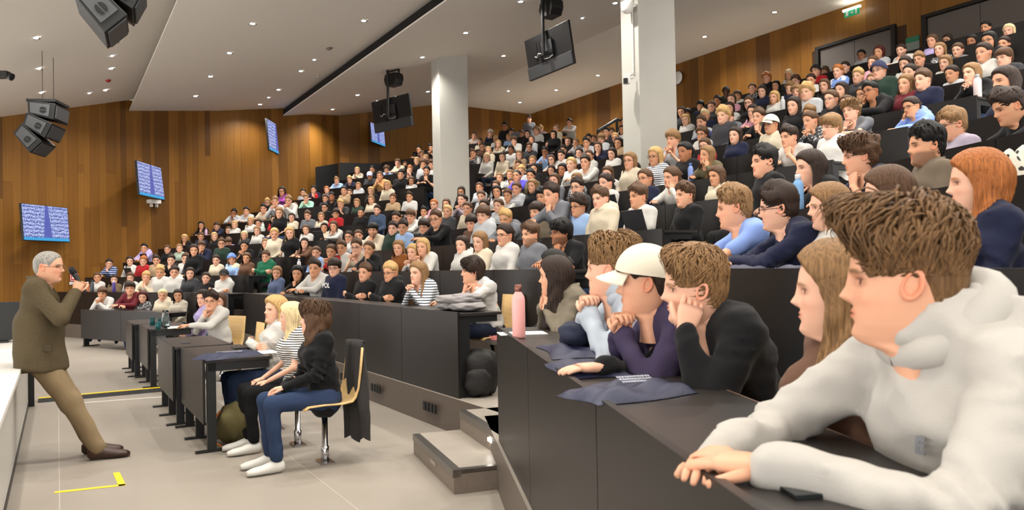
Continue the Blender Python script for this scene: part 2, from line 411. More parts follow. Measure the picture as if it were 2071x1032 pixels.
sp = bpy.data.lights.new('downlight', 'SPOT'); sp.energy = LAMP_W; sp.color = (1.0, .95, .87); sp.spot_size = R(140); sp.spot_blend = .9; sp.shadow_soft_size = .06
LT = []
for f_ in (.42, .5, .8, .6, .22):
    q_ = sp.copy(); q_.energy = LAMP_W * f_; LT.append(q_)
LPX = [(74, 74), (79, 137), (84, 186), (239, 39), (236, 82), (226, 137), (214, 181), (516, 45), (468, 105), (429, 153), (398, 193), (742, 39), (671, 95), (613, 142), (567, 180),
       (529, 210), (949, 64), (860, 114), (787, 158), (727, 191), (676, 220), (1254, 3), (1025, 111), (870, 184), (1062, 0), (1216, 151), (1131, 181), (1057, 206), (1435, 72), (1578, 22)]
lamps = []
SECN = ['front', 'second', 'third', 'rear']
def add_lamp(l, b, label, on=True, near=False):
    z = zceil(b); p = LB(l, b); t = empty('ceiling_light', (*p, z - .002))
    tag(t, label, 'light', 'recessed ceiling downlights')
    inst('ring', ring_me, t); inst('lens', lens_me, t)
    if on:
        lo = bpy.data.objects.new('lamp_glow', LT[4 if near else 0 if b < 1.75 else 1 if b < 6.4 else 2 if b < 12.8 else 3]); COL.objects.link(lo); lo.parent = t; lo.location = (0, 0, -.03)
    return t
seen = []
for i, (px, py) in enumerate(LPX):
    h = ceil_hit(px, py)
    if h is None: continue
    p, b, l = h; seen.append((l, b, px, py)); 
def ordw(i): return ['first', 'second', 'third', 'fourth', 'fifth', 'sixth', 'seventh', 'eighth', 'ninth', 'tenth'][i] if i < 10 else '%dth' % (i + 1)
cnt = {}
for (l, b, px, py) in sorted(seen, key=lambda s: (s[1] > 1.75, s[1] > 6.4, s[1] > 12.8, s[2])):
    sec = 0 if b < 1.75 else 1 if b < 6.4 else 2 if b < 12.8 else 3; cnt[sec] = cnt.get(sec, 0) + 1
    add_lamp(l, b, 'small round downlight, %s from the left in the %s ceiling panel' % (ordw(cnt[sec] - 1), SECN[sec]))
# the rows of downlights go on over the seats this side of the picture, outside the frame
for bi, (b, ls) in enumerate(((-.4, (8.2, 5.6, 3, .4, -2)), (1.1, (8.0, 5.2, 2.4, -.4)), (3.0, (7.4, 4.6, 1.8, -1)), (5.4, (8.0, 5.4, 2.8, .2, -2.4)), (7.5, (10.3, 12.4)), (8.2, (6.6, 4.0, 1.4, -1.2)),  # pair before the nearer column added to brighten its stage face
              (11.2, (8.4, 5.8, 3.2, .6, -2)), (14.0, (6.0, 3.4, .8)))):
    for i, l in enumerate(ls): 
        add_lamp(l, b, 'downlight outside the picture, %s in the %s lamp row' % (ordw(i), ordw(bi)), near=(l < 3.5 and b < 5))
# ================================================================ people: body shapes from smooth distance fields
def surfnets(V, lo, h):
    s = V < 0; nx, ny, nz = V.shape
    cs = s[:-1, :-1, :-1].astype(np.int8)
    tot = np.zeros_like(cs)
    C = [(i, j, k) for i in (0, 1) for j in (0, 1) for k in (0, 1)]
    for i, j, k in C: tot += s[i:nx - 1 + i, j:ny - 1 + j, k:nz - 1 + k]
    mx = (tot > 0) & (tot < 8); idx = np.argwhere(mx); n = len(idx)
    vid = -np.ones(mx.shape, np.int64); vid[mx] = np.arange(n)
    acc = np.zeros((n, 3)); cnt = np.zeros(n)
    for a in range(8):
        for ax in range(3):
            c0 = C[a]
            if c0[ax]: continue
            c1 = list(c0); c1[ax] = 1
            v0 = V[idx[:, 0] + c0[0], idx[:, 1] + c0[1], idx[:, 2] + c0[2]]; v1 = V[idx[:, 0] + c1[0], idx[:, 1] + c1[1], idx[:, 2] + c1[2]]
            m = (v0 < 0) != (v1 < 0); t = np.where(m, v0 / np.where(m, v0 - v1, 1), 0)
            p = np.tile(np.array(c0, float), (n, 1)); p[:, ax] += t; acc[m] += p[m]; cnt[m] += 1
    P = (idx + acc / cnt[:, None]) * h + lo
    Q = []
    for ax in range(3):
        a1, a2 = (ax + 1) % 3, (ax + 2) % 3
        sl0 = [slice(None)] * 3; sl1 = [slice(None)] * 3; sl0[ax] = slice(0, -1); sl1[ax] = slice(1, None)
        d = s[tuple(sl0)] != s[tuple(sl1)]; e = np.argwhere(d); e = e[(e[:, a1] > 0) & (e[:, a2] > 0)]
        e = e[(e[:, a1] < V.shape[a1] - 1) & (e[:, a2] < V.shape[a2] - 1)]
        def cell(o1, o2):
            q = e.copy(); q[:, a1] += o1; q[:, a2] += o2; return vid[q[:, 0], q[:, 1], q[:, 2]]
        q = np.stack([cell(-1, -1), cell(0, -1), cell(0, 0), cell(-1, 0)], 1)
        fl = ~s[e[:, 0], e[:, 1], e[:, 2]]; q[fl] = q[fl][:, ::-1]; Q.append(q)
    Q = np.concatenate(Q); return P, Q[(Q >= 0).all(1)]
def d_cone(p, a, b, ra, rb, sc=(1, 1, 1)):
    sc = np.array(sc, float); a = np.array(a, float); p = (p - a) / sc; b = (np.array(b, float) - a) / sc
    t = np.clip((p @ b) / max(b @ b, 1e-9), 0, 1); return np.linalg.norm(p - t[:, None] * b, axis=1) - (ra + (rb - ra) * t)
def d_ell(p, c, r): r = np.array(r, float); return (np.linalg.norm((p - np.array(c)) / r, axis=1) - 1) * r.min()
def smin(a, b, k): hh = np.clip(.5 + .5 * (b - a) / k, 0, 1); return b + (a - b) * hh - k * hh * (1 - hh)
_nr = np.random.RandomState(5); _ND = _nr.normal(size=(9, 3)); _ND /= np.linalg.norm(_ND, axis=1)[:, None]; _NP = _nr.uniform(0, 6.28, 9); _NF = _nr.uniform(.7, 1.6, 9)
def pnoise(p, f=1.0, ph=0.0):
    out = 0
    for d, q, w_ in zip(_ND, _NP, _NF): out = out + np.sin((p @ d) * f * w_ + q + ph + 1.3 * np.sin(p[:, 2] * f * .37 + q))
    return out / 4.0
def field(fn, lo, hi, h):
    lo = np.array(lo, float); n = np.ceil((np.array(hi) - lo) / h).astype(int) + 1
    g = np.stack(np.meshgrid(*[lo[i] + h * np.arange(n[i]) for i in range(3)], indexing='ij'), -1).reshape(-1, 3)
    return surfnets(fn(g).reshape(n), lo, h)
def ik(sh, wr, L1, L2, pole):
    sh = np.array(sh, float); wr = np.array(wr, float); v = wr - sh; D = np.linalg.norm(v)
    if D > L1 + L2 - .01: wr = sh + v / D * (L1 + L2 - .01); v = wr - sh; D = L1 + L2 - .01
    if D < abs(L1 - L2) + .02: D = abs(L1 - L2) + .02
    u = v / np.linalg.norm(v); a = (L1 * L1 - L2 * L2 + D * D) / (2 * D); hh = math.sqrt(max(L1 * L1 - a * a, 0))
    pl = np.array(pole, float); pl = pl - u * (pl @ u); return sh + u * a + unit(pl) * hh, wr
class Sk: pass
def rx(p, c, a):
    p = np.array(p, float) - c; ca, sa = math.cos(a), math.sin(a); return np.array([p[0], p[1] * ca - p[2] * sa, p[1] * sa + p[2] * ca]) + c
def seated(pose, side, fem, lean=None, hunch=0):
    k = Sk(); k.pose, k.side, k.fem = pose, side, fem
    if lean is None: lean = {0: .02, 1: .24, 2: .26, 3: -.02, 4: .20, 5: .25}[pose]
    hip = np.array([0, 0, .5]); T = lambda p: rx(p, hip, lean)
    sw = .136 if fem else .163
    k.hip = hip; k.waist = T((0, .01, .68)); k.chest = T((0, .0, .86)); k.neck = T((0, .018, 1.0)); k.sh = {s: T((s * sw, .02, .955)) for s in (1, -1)}
    hd = T((0, -.012, 1.124)); hd = hd + np.array([0, -.018 * (lean > .1) - hunch, -.01 * (lean > .1)]); k.head = hd
    k.wr, k.el, k.hd, k.curl = {}, {}, {}, {}
    L1, L2 = (.265, .235) if fem else (.29, .255)
    def arm(s, wr, pole, hdir, hn, curl):
        k.el[s], k.wr[s] = ik(k.sh[s], wr, L1, L2, pole); k.hd[s] = (unit(hdir), unit(hn)); k.curl[s] = curl
    def desk_arm(s): arm(s, (-s * .03, hd[1] - .30 if lean > .1 else -.38, .79 + (.012 if s > 0 else 0)), (s * .8, .1, -.35), (-s * .8, -.5, 0), (0, 0, -1), .35)
    for s in (1, -1):
        if pose == 0: arm(s, (s * .10, -.27, .60), (s * .5, .6, -.3), (-s * .3, -1, -.2), (0, 0, -1), .4)
        elif pose == 4: desk_arm(s)
        elif pose == 3: arm(s, (-s * .11, -.20 - (.02 if s > 0 else 0), .80 + (.03 if s > 0 else 0)), (s * .8, .3, -.5), (-s * 1, .2, .1), (0, 1, 0), .5)
        elif pose == 2: arm(s, (s * .035, hd[1] - .10, hd[2] - .20), (s * .7, -.15, -1), (-s * .45, .05, 1), (-s, .3, 0), 1.15)
        elif pose == 1:
            if s == side: arm(s, (s * .045, hd[1] - .075, hd[2] - .205), (s * .45, -.4, -1), (-s * .25, .12, 1), (-s * .2, 1, 0), 1.5)
            else: desk_arm(s)
        elif pose == 5:
            if s == side: arm(s, (s * .092, hd[1] - .075, hd[2] - .165), (s * .7, -.3, -1), (-s * .1, .35, 1), (-s, .15, 0), .35)
            else: desk_arm(s)
    return k
def torso_field(p, k, t=0.0, arms=1.0, fore=True, hood=0):
    w_ = .92 if k.fem else 1.0
    d = d_cone(p, k.hip - (0, 0, .02), k.waist, .125 + t, (.105 if k.fem else .118) + t, (1.28 * w_, .95, 1))
    d = smin(d, d_cone(p, k.waist, k.chest, (.105 if k.fem else .118) + t, .125 + t, (1.25 * w_, .86, 1)), .05)
    d = smin(d, d_cone(p, k.chest, k.neck - (0, 0, .06), .12 + t, .075 + t, (1.25 * w_, .85, 1)), .05)
    d = smin(d, d_cone(p, k.sh[1] * [.86, 1, 1], k.sh[-1] * [.86, 1, 1], .058 + t, .058 + t), .05)
    for s in (1, -1): d = smin(d, d_cone(p, k.neck + (s * .03, .01, .01), k.sh[s] * [.8, 1, 1], .035 + t, .045 + t), .045)
    if k.fem:
        for s in (1, -1): d = smin(d, d_ell(p, k.chest + (s * .07, -.085, -.01), np.array([.058, .040, .056]) + t), .05)
    if hasattr(k, 'belly'): d = smin(d, d_ell(p, k.waist + np.array([0, -.04, -.02]), np.array([.15, .13, .14]) * k.belly + t), .06)
    a1 = (.041 if k.fem else .049); a2 = a1 * .8; a3 = a1 * .62
    for s in (1, -1):
        if arms > 0:
            e = k.sh[s] + (k.el[s] - k.sh[s]) * min(arms, 1.0)
            d = smin(d, d_cone(p, k.sh[s], e, a1 + t, a1 + (a2 - a1) * min(arms, 1) + t * 1.15), .03)
        if fore: d = smin(d, d_cone(p, k.el[s], k.wr[s], a2 + t, a3 + t * .8), .018)
    return d
def bounds(k, pad=.14):
    P = np.array([k.hip, k.waist, k.chest, k.neck, *k.sh.values(), *k.el.values(), *k.wr.values()]); lo = P.min(0) - pad; hi = P.max(0) + pad
    lo[2] = max(lo[2], k.hip[2] - .16); return lo, hi
LODH = {0: .034, 1: .021, 2: .0125}
def garment(k, kind, lod):
    """kind: t tee, s sweater, h hoodie, j jacket or shirt with a collar"""
    t = {'t': .010, 's': .012, 'h': .019, 'j': .012}[kind]; lo, hi = bounds(k); h = LODH[lod]
    amp = {0: .007, 1: .010, 2: .0165}[lod]
    def fn(p):
        d = torso_field(p, k, t, .62 if kind == 't' else 1.0, kind != 't')
        if kind == 'h':
            d = smin(d, d_ell(p, k.neck + (0, .095, .02), (.120, .066, .085)), .03)
            q = (p - (k.neck + np.array([0, -.006, .044]))); q = q * [1, 1, 1.0]; rr = np.hypot(q[:, 0], q[:, 1] * 1.0); d = smin(d, np.hypot(rr - .074, q[:, 2] - q[:, 1] * .30) - .030, .03)
        if kind == 'h': d = smin(d, d_cone(p, k.neck, k.neck + (k.head - k.neck) * .40 + (0, .012, 0), .088, .086), .03)
        hole = d_cone(p, k.neck + (0, -.002, .034), k.head + (0, .015, .05), .053 if kind != 't' else .060, .066)
        if kind == 'h': hole = d_cone(p, k.neck + (k.head - k.neck) * .34 + (0, .012, 0), k.head + (0, .012, .06), .060, .092)
        f = np.abs(p[:, 2] - .9)
        rdg = np.abs(pnoise(p * [1.0, 1.0, .75], 24.0, k.pose)) - .35; rd2 = np.abs(pnoise(p * [.8, .8, 1.3], 46.0, k.pose + 2)) - .35
        d = d + (amp * 1.25 * np.clip(rdg, -.5, .7) + amp * .55 * np.clip(rd2, -.5, .6) * (lod > 0)) * np.clip(1.7 - f * 2, .4, 1)
        for s in (1, -1):   # gathers at the elbows
            if kind != 't': d = d + amp * .9 * np.sin(((p - k.el[s]) @ unit(k.wr[s] - k.sh[s])) * 150) * np.exp(-((p - k.el[s]) ** 2).sum(1) / .006)
        d = np.maximum(d, -hole)
        if kind == 'j':
            q = p - (k.neck + np.array([0, -.006, .018])); rr = np.hypot(q[:, 0], q[:, 1]); d = np.minimum(d, np.hypot((rr - .068) * 1.6, q[:, 2] - q[:, 1] * .45) - .019)
        if kind in 'sh':
            q = p - (k.neck + np.array([0, -.004, .018])); rr = np.hypot(q[:, 0], q[:, 1])
            if kind == 's': d = np.minimum(d, np.hypot(rr - .062, (q[:, 2] - q[:, 1] * .3) * .8) - .010)
        return d
    P, Q = field(fn, lo, hi, h)
    if kind != 't' and lod > 0: pass
    return P, Q
# ---------------------------------------------------------------- head
_zs = np.array([-.215, -.175, -.14, -.124, -.115, -.108, -.095, -.075, -.055, -.03, -.005, .03])
_w = np.array([.060, .054, .051, .050, .047, .046, .052, .0605, .066, .0715, .0745, .0765])
_f = np.array([.030, .030, .033, .044, .066, .080, .087, .0885, .0885, .087, .0855, .0905])
_b = np.array([.075, .066, .060, .060, .060, .061, .064, .071, .080, .091, .098, .101])
def ringdim(z, fem=False):
    z = np.asarray(z, float); w_, f, b = np.interp(z, _zs, _w), np.interp(z, _zs, _f), np.interp(z, _zs, _b)
    if fem: j = np.clip((-z - .02) / .09, 0, 1) * (z > -.13); w_ = w_ * (1 - .10 * j)
    return w_, f, b
def headpt(al, q, fem=False):
    """al angle from the face, q from crown 0 over the widest ring 1 down the neck (15 cm per unit)"""
    al, q = np.broadcast_arrays(np.asarray(al, float), np.asarray(q, float))
    up = q <= 1; th = np.clip(q, 0, 1) * math.pi / 2; z = np.where(up, .03 + .088 * np.cos(th), .03 - (q - 1) * .15); sc = np.where(up, np.sin(th) ** .92, 1.0)
    w_, f, b = ringdim(np.minimum(z, .03), fem); ca, sa = np.cos(al), np.sin(al)
    x = w_ * sc * np.sign(sa) * np.abs(sa) ** .93; y = np.where(ca > 0, -f * sc * ca ** .95 if False else -f * sc * np.abs(ca) ** .9, b * sc * np.abs(ca) ** .95)
    return np.stack([x, y, z], -1)
def g2(x, s): return np.exp(-(x / s) ** 2)
def headmesh(lod, fem, hair_rgb, beard=0.0, brow=1.0):
    na, n1, n2 = {0: (26, 6, 19), 1: (44, 8, 34), 2: (84, 14, 72)}[lod]
    u = np.linspace(-1, 1, na + 1)[:-1]; al = math.pi * np.sign(u) * np.abs(u) ** 1.5
    q = np.concatenate([np.linspace(0, 1, n1, endpoint=False)[1:], 1 + np.linspace(0, 1, n2) * 1.62])
    A, Qq = np.meshgrid(al, q); P = headpt(A, Qq, fem).reshape(-1, 3); x, y, z = P.T; front = np.clip(-y / .05, 0, 1) * (z > -.118); ax = np.abs(x)
    nh = np.interp(z, [-.040, -.034, -.024, -.008, .018, .03], [0, .012, .026, .016, .006, .001]); nw = np.interp(z, [-.04, -.024, .02], [.015, .013, .009])
    dy = -nh * g2(x, nw) + .0125 * g2(ax - .031, .016) * g2(z - .005, .011) - .0045 * g2(ax - .032, .011) * g2(z - .003, .006) - .0055 * g2(ax - .028, .022) * g2(z - .0235, .007) - .003 * g2(ax - .048, .016) * g2(z + .024, .014)
    dy += -.0045 * g2(x, .019) * g2(z + .051, .004) - .005 * g2(x, .017) * g2(z + .061, .0045) + .0025 * g2(x, .02) * g2(z + .056, .002) + .003 * g2(x, .02) * g2(z + .073, .006) - .005 * g2(x, .018) * g2(z + .095, .012)
    P[:, 1] += dy * front
    C = np.ones((len(P), 3)); hr = np.array(hair_rgb)
    def mixc(m, c): nonlocal C; m = np.clip(m, 0, 1)[:, None]; C = C * (1 - m) + np.array(c) * m
    fr = (y < -.03)
    mixc(fr * (.8 if lod == 0 else .62) * np.exp(-((ax - .033) / .021) ** 4 - ((z - .005) / .0105) ** 4), (.42, .31, .29))  # socket shade put into the skin colour round the eyes
    mixc(fr * np.exp(-((ax - .0325) / .013) ** 6 - ((z - .003) / .0052) ** 6) * (.7 if lod else .15), (1.1, 1.1, 1.15))
    mixc(fr * np.exp(-((ax - .0325) / (.0068 if lod else .011)) ** 4 - ((z - .0035) / (.0058 if lod else .0075)) ** 4), (.08, .06, .05))
    mixc(fr * .8 * np.exp(-((ax - .034) / .016) ** 6 - ((z - .0095) / .0022) ** 4), (.16, .11, .10))
    bz = .0245 - .0035 * ((ax - .03) / .02) ** 2
    mixc(fr * (.95 * brow) * np.exp(-((ax - .033) / .020) ** 6 - ((z - bz) / ((.0050 if not fem else .0038) + (.002 if lod == 0 else 0))) ** 4), hr * 1.2 + .03)
    mixc(fr * .85 * np.exp(-(x / .024) ** 4 - ((z + .0555) / .0090) ** 4), (.74, .38, .36))
    mixc(fr * .7 * np.exp(-(x / .022) ** 6 - ((z + .0560) / .0018) ** 4), (.35, .16, .15))
    mixc(fr * .28 * np.exp(-((ax - .045) / .02) ** 2 - ((z + .03) / .02) ** 2), (1.05, .72, .68))
    mixc(fr * .4 * g2(ax - .009, .004) * g2(z + .034, .003), (.35, .2, .18))
    if beard:
        bm = np.clip((-.028 - .25 * np.clip(.05 - ax, 0, .05) - z) / .012, 0, 1) * (y < .03) * (z > -.135); bm = bm * (1 - .9 * np.exp(-(x / .02) ** 4 - ((z + .056) / .007) ** 4)); mu = np.exp(-(x / .028) ** 4 - ((z + .0435) / .005) ** 4)
        bm = np.maximum(bm * np.clip((ax - .012) / .01 + (z < -.066), 0, 1), mu * (y < -.04)); mixc(bm * beard, hr * 1.1 + .02)
    n = na; m = len(q); F_ = []
    top = np.array([[0, 0, .118]]); V = np.concatenate([top, P]); C = np.concatenate([[[1, 1, 1]], C])
    J = np.arange(n)
    F_ = [(0, 1 + (j + 1) % n, 1 + j) for j in range(n)]
    for i in range(m - 1): F_ += [(1 + i * n + j, 1 + i * n + (j + 1) % n, 1 + (i + 1) * n + (j + 1) % n, 1 + (i + 1) * n + j) for j in range(n)]
    # ears
    ne, me_ = {0: (7, 3), 1: (10, 4), 2: (18, 7)}[lod]
    for s in (1, -1):
        b0 = len(V); E = []; ec = []
        for i in range(me_ + 1):
            r = math.sin(math.pi * .5 * i / me_) if i else 0; t_ = math.cos(math.pi * .5 * i / me_)
            for j in range(ne):
                a = 2 * math.pi * j / ne; ez = .031 * r * math.sin(a) * (1.0 if math.sin(a) > 0 else .85); ey = .019 * r * math.cos(a)
                rim = .010 * math.exp(-((r - .82) / .2) ** 2) - .004 * math.exp(-(r / .45) ** 2)
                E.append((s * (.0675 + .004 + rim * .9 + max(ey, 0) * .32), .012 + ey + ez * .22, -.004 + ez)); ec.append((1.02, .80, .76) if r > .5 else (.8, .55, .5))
        for j in range(ne):   # back rim joins the skull
            a = 2 * math.pi * j / ne; E.append((s * .066, .012 + .016 * math.cos(a), -.004 + .026 * math.sin(a))); ec.append((.9, .7, .66))
        V = np.concatenate([V, E]); C = np.concatenate([C, ec])
        for i in range(me_ + 1):
            for j in range(ne):
                f4 = (b0 + i * ne + j, b0 + i * ne + (j + 1) % ne, b0 + (i + 1) * ne + (j + 1) % ne, b0 + (i + 1) * ne + j); F_.append(f4 if s < 0 else f4[::-1])
    return V, F_, C
# ---------------------------------------------------------------- hand
def handmesh(wr, hd, hn, side, curl, lod, sc=1.0):
    """palm, four fingers of unequal length and a thumb from the palm's side"""
    nf = {0: 4, 1: 6, 2: 8}[lod]; m = MB(); hd = unit(hd); hn = unit(np.array(hn) - hd * (np.array(hn) @ hd)); ac = np.cross(hd, hn) * side
    # ac points to the thumb side
    def W(a, b, c): return wr + sc * (hd * a + ac * b + hn * c)
    prof = [(-.012, .027, .021), (.012, .030, .018), (.045, .039, .017), (.075, .042, .015), (.090, .039, .012)]; V = []; ns = 8 if lod == 0 else 12
    for a, hw, ht in prof:
        for j in range(ns):
            t = 2 * math.pi * j / ns; V.append(W(a, hw * math.copysign(abs(math.cos(t)) ** .7, math.cos(t)), ht * math.copysign(abs(math.sin(t)) ** .8, math.sin(t))))
    Fc = [(i * ns + j, i * ns + (j + 1) % ns, (i + 1) * ns + (j + 1) % ns, (i + 1) * ns + j) for i in range(4) for j in range(ns)] + [tuple(range(ns)), tuple(4 * ns + j for j in range(ns))[::-1]]
    if side < 0: pass
    m.add(V, Fc)
    for i, (o, ln, r) in enumerate(((.031, .068, .0088), (.0105, .077, .0092), (-.0105, .071, .0088), (-.030, .056, .0078))):
        base = np.array([.082, o, .0]); path = [W(*(base - np.array([.015, 0, 0]))), W(*base)]; ang = 0; p = base.copy(); segs = (.46, .30, .24)
        for sfrac in segs:
            ang += curl * (1.0 if sfrac > .4 else .9) * (1 + .06 * i); p = p + ln * sfrac * np.array([math.cos(ang), -o * .10 / .03 * .3 if curl < .6 else 0, math.sin(ang)]); path.append(W(*p))
        m.tube(path, [r * sc, r * 1.05 * sc, r * sc, r * .9 * sc, r * .62 * sc], nf, upv=tuple(ac))
    p0 = np.array([.018, .024, .006]); path = [W(*p0)]; p = p0.copy()
    for ln, a, c in ((.032, .85, .25 + .15 * curl), (.028, .55 - .2 * min(curl, 1), .3 + .25 * curl), (.022, .3 - .3 * min(curl, 1), .35 + .2 * curl)):
        p = p + ln * unit(np.array([1.0, a, c])); path.append(W(*p))
    m.tube(path, [.0135 * sc, .0115 * sc, .010 * sc, .0068 * sc], nf, upv=tuple(hn))
    return np.array(m.v), m.f
# ---------------------------------------------------------------- body (skin): one mesh
_bcache = {}
def skin_base(key, k, lod):
    if key in _bcache: return _bcache[key]
    lo, hi = bounds(k, .1); h = LODH[lod] * 1.05
    def fn(p):
        d = torso_field(p, k, -.006 if lod else -.010)
        return smin(d, d_cone(p, k.neck - (0, 0, .06), k.head + (0, .022, -.10), .056 if not k.fem else .048, .052 if not k.fem else .045), .03)
    P, Q = field(fn, lo, hi + [0, 0, .06], h)
    V = [P]; F_ = [tuple(q) for q in Q.tolist()]; n = len(P)
    for s in (1, -1):
        hv, hf = handmesh(k.wr[s] + unit(k.wr[s] - k.el[s]) * .012, k.hd[s][0], k.hd[s][1], s, k.curl[s], lod, .90 if k.fem else 1.0)
        V.append(hv); F_ += [tuple(i + n for i in f) for f in hf]; n += len(hv)
    _bcache[key] = (np.concatenate(V), F_); return _bcache[key]
def mkmesh(name, V, F_, mats, C=None, smooth=True):
    me = bpy.data.meshes.new(name); V = np.asarray(V, np.float32)
    ln = np.fromiter((len(f) for f in F_), np.int32, len(F_)); me.vertices.add(len(V)); me.vertices.foreach_set('co', V.ravel())
    fl_ = np.fromiter((i for f in F_ for i in f), np.int32, int(ln.sum())); me.loops.add(len(fl_)); me.loops.foreach_set('vertex_index', fl_)
    me.polygons.add(len(F_)); st = np.concatenate([[0], np.cumsum(ln)[:-1]]).astype(np.int32); me.polygons.foreach_set('loop_start', st)
    try: me.polygons.foreach_set('loop_total', ln)
    except Exception: pass
    if smooth: me.polygons.foreach_set('use_smooth', np.ones(len(F_), bool))
    for m in mats: me.materials.append(m)
    me.update(calc_edges=True); me.validate()
    if C is not None:
        at_ = me.color_attributes.new('Col', 'FLOAT_COLOR', 'POINT'); at_.data.foreach_set('color', np.concatenate([C, np.ones((len(C), 1))], 1).astype(np.float32).ravel())
    return me
def rotm(yaw, pitch, roll):
    return np.array((Matrix.Rotation(yaw, 3, 'Z') @ Matrix.Rotation(pitch, 3, 'X') @ Matrix.Rotation(roll, 3, 'Y')))
# ---------------------------------------------------------------- hair
def hairline(al, style):
    a = np.degrees(np.abs(al))
    t = {'m': [.92, .93, .98, 1.16, 1.20, 1.22, 1.50, 1.72, 1.78], 's': [.68, .70, .88, 1.08, 1.02, 1.04, 1.42, 1.60, 1.66], 'x': [.66, .70, .90, 1.16, 1.04, 1.05, 1.40, 1.58, 1.62], 'c': [.76, .80, .94, 1.10, 1.08, 1.10, 1.48, 1.66, 1.70]}.get(style, [.68, .74, .90, 1.12, 1.06, 1.08, 1.42, 1.62, 1.68])
    return np.interp(a, [0, 32, 55, 71, 82, 104, 119, 140, 180], t)
def hairmesh(style, lod, seed, fem):
    rnd = np.random.RandomState(seed); na, nq = {0: (26, 9), 1: (44, 16), 2: (84, 30)}[lod]
    al = np.linspace(-math.pi, math.pi, na + 1)[:-1]; V = []; F_ = []
    def addgrid(G, wrap=True, flip=False):
        nonlocal V, F_
        m_, n_ = G.shape[:2]; b = sum(len(v) for v in V); V.append(G.reshape(-1, 3)); J = n_ if wrap else n_ - 1
        for i in range(m_ - 1):
            for j in range(J):
                f = (b + i * n_ + j, b + i * n_ + (j + 1) % n_, b + (i + 1) * n_ + (j + 1) % n_, b + (i + 1) * n_ + j); F_.append(f[::-1] if flip else f)
    part = {'l': 1, 'w': 1, 'p': 0, 'b': 0}.get(style, 0)
    core = style if style in 'mscx' else 's' if style in 'uf' else 'p'
    qh = hairline(al, core); u = np.linspace(0.02, 1, nq)[:, None]; q = u * qh[None, :]; A = np.broadcast_to(al[None, :], q.shape)
    P = headpt(A, q, fem); N = P / np.array([.0765, .098, .09]) ** 2 * .006; N = P - np.array([0, .005, .02]); N /= np.linalg.norm(N, axis=-1, keepdims=True)
    ca = np.cos(A); top = np.clip(1.15 - q, 0, 1)
    th = {'s': .0065 + .034 * np.clip(1.0 - q, 0, 1) ** .8 + .010 * np.clip(ca, 0, 1) * top, 'u': .004 + .013 * np.clip((q - .75) / .2, 0, 1), 'm': .020 + .016 * top, 'x': .0035 + 0 * q, 'f': .0045 + .034 * np.clip(.92 - q, 0, 1) ** .9, 'c': .020 + .028 * np.clip(1.25 - q, 0, 1), 'l': .014 + .008 * top, 'w': .020 + .012 * top, 'p': .012 + .010 * top, 'b': .012 + .010 * top}[style]
    taper = np.clip((1 - u) / .12, .12, 1); ph = rnd.uniform(0, 6)
    fz = pnoise(np.stack([P[..., 0], P[..., 1], P[..., 2] * .6], -1).reshape(-1, 3), {'c': 120., 's': 75., 'm': 60.}.get(style, 45.), ph).reshape(q.shape)
    amp = {'c': .55, 's': .30, 'm': .25, 'x': .1}.get(style, .12); th = th * (1 + amp * fz)
    if style in 'sm':
        sw = rnd.choice([-1, 1]); N = N + np.stack([sw * .35 * top, -.25 * top * (ca > .2), .1 * top], -1)
    if style in 'lwpb': th = th + .0018 * np.sin(A * 31 + ph) * (u > .15)
    addgrid(P + N * (th * taper)[..., None] + (0 if not part else np.array([0, 0, -.004]) * np.exp(-(P[..., 0:1] / .006) ** 2) * (P[..., 1:2] < .03)))
    b0 = len(V[0]); V.append(np.array([[0, .003, .118 + float(th[0].mean())]])); F_ += [(b0, (j + 1) % na, j) for j in range(na)][:] if True else []
    if style in 'lw':
        zend = (-.165 if style == 'w' else -.30) * rnd.uniform(.9, 1.12); nz = {0: 9, 1: 15, 2: 30}[lod]; nc = {0: 22, 1: 36, 2: 76}[lod]
        zs = np.linspace(.075, zend, nz)[:, None]; s_ = np.linspace(-1, 1, nc)[None, :]
        a0 = np.radians(np.interp(zs, [-.3, -.2, -.09, -.03, .03, .055, .075], [54, 60, 70, 72, 62, 54, 40]))
        Aa = np.sign(s_) * (a0 + (math.pi - a0) * (1 - np.abs(s_))); wv = .010 if style == 'w' else .005; wv *= rnd.uniform(.5, 1.6)
        Z = np.broadcast_to(zs, Aa.shape); w_, f, b = ringdim(np.clip(Z, -.03, .03), fem)
        scu = np.where(Z > .03, np.sqrt(np.clip(1 - ((Z - .03) / .088) ** 2, .1, 1)), 1.0)
        bulge = np.interp(Z, [-.3, -.2, -.1, 0, .08], [.028, .026, .022, .017, .012] if style == 'l' else [.02, .02, .04, .034, .018])
        R1 = (w_ * scu + bulge + np.interp(Z, [-.32, -.18, -.1], [.012, .008, 0])); back = (b * scu + bulge - np.interp(Z, [-.3, -.12, -.02], [.02, .03, 0])); fr = f * scu + .004 + np.interp(Z, [-.3, -.15, -.06], [.045, .012, 0])
        x = R1 * np.sin(Aa); y = np.where(np.cos(Aa) > 0, -fr * np.abs(np.cos(Aa)), back * np.abs(np.cos(Aa)))
        st = .0028 * np.sin(Aa * 37 + ph + 5 * Z) + .0018 * np.sin(Aa * 61 + 2 * ph); wob = wv * np.sin(Z * 55 + ph + 2.5 * np.sin(Aa * 4 + ph)) * np.clip((.02 - Z) / .1, 0, 1)
        kk = 1 + (st + wob) / .09; G = np.stack([x * kk, y * kk + .004, Z], -1)
        tip = (rnd.uniform(-.03, .0, nc) * (zs / zend > .97))[..., None] * np.array([0, 0, 1.0]); G = G + tip; G[-1] *= [.93, .93, 1]
        addgrid(G, wrap=False, flip=True)
        G2 = G * [.90, .90, 1] + [0, .0, 0]; addgrid(G2, wrap=False)
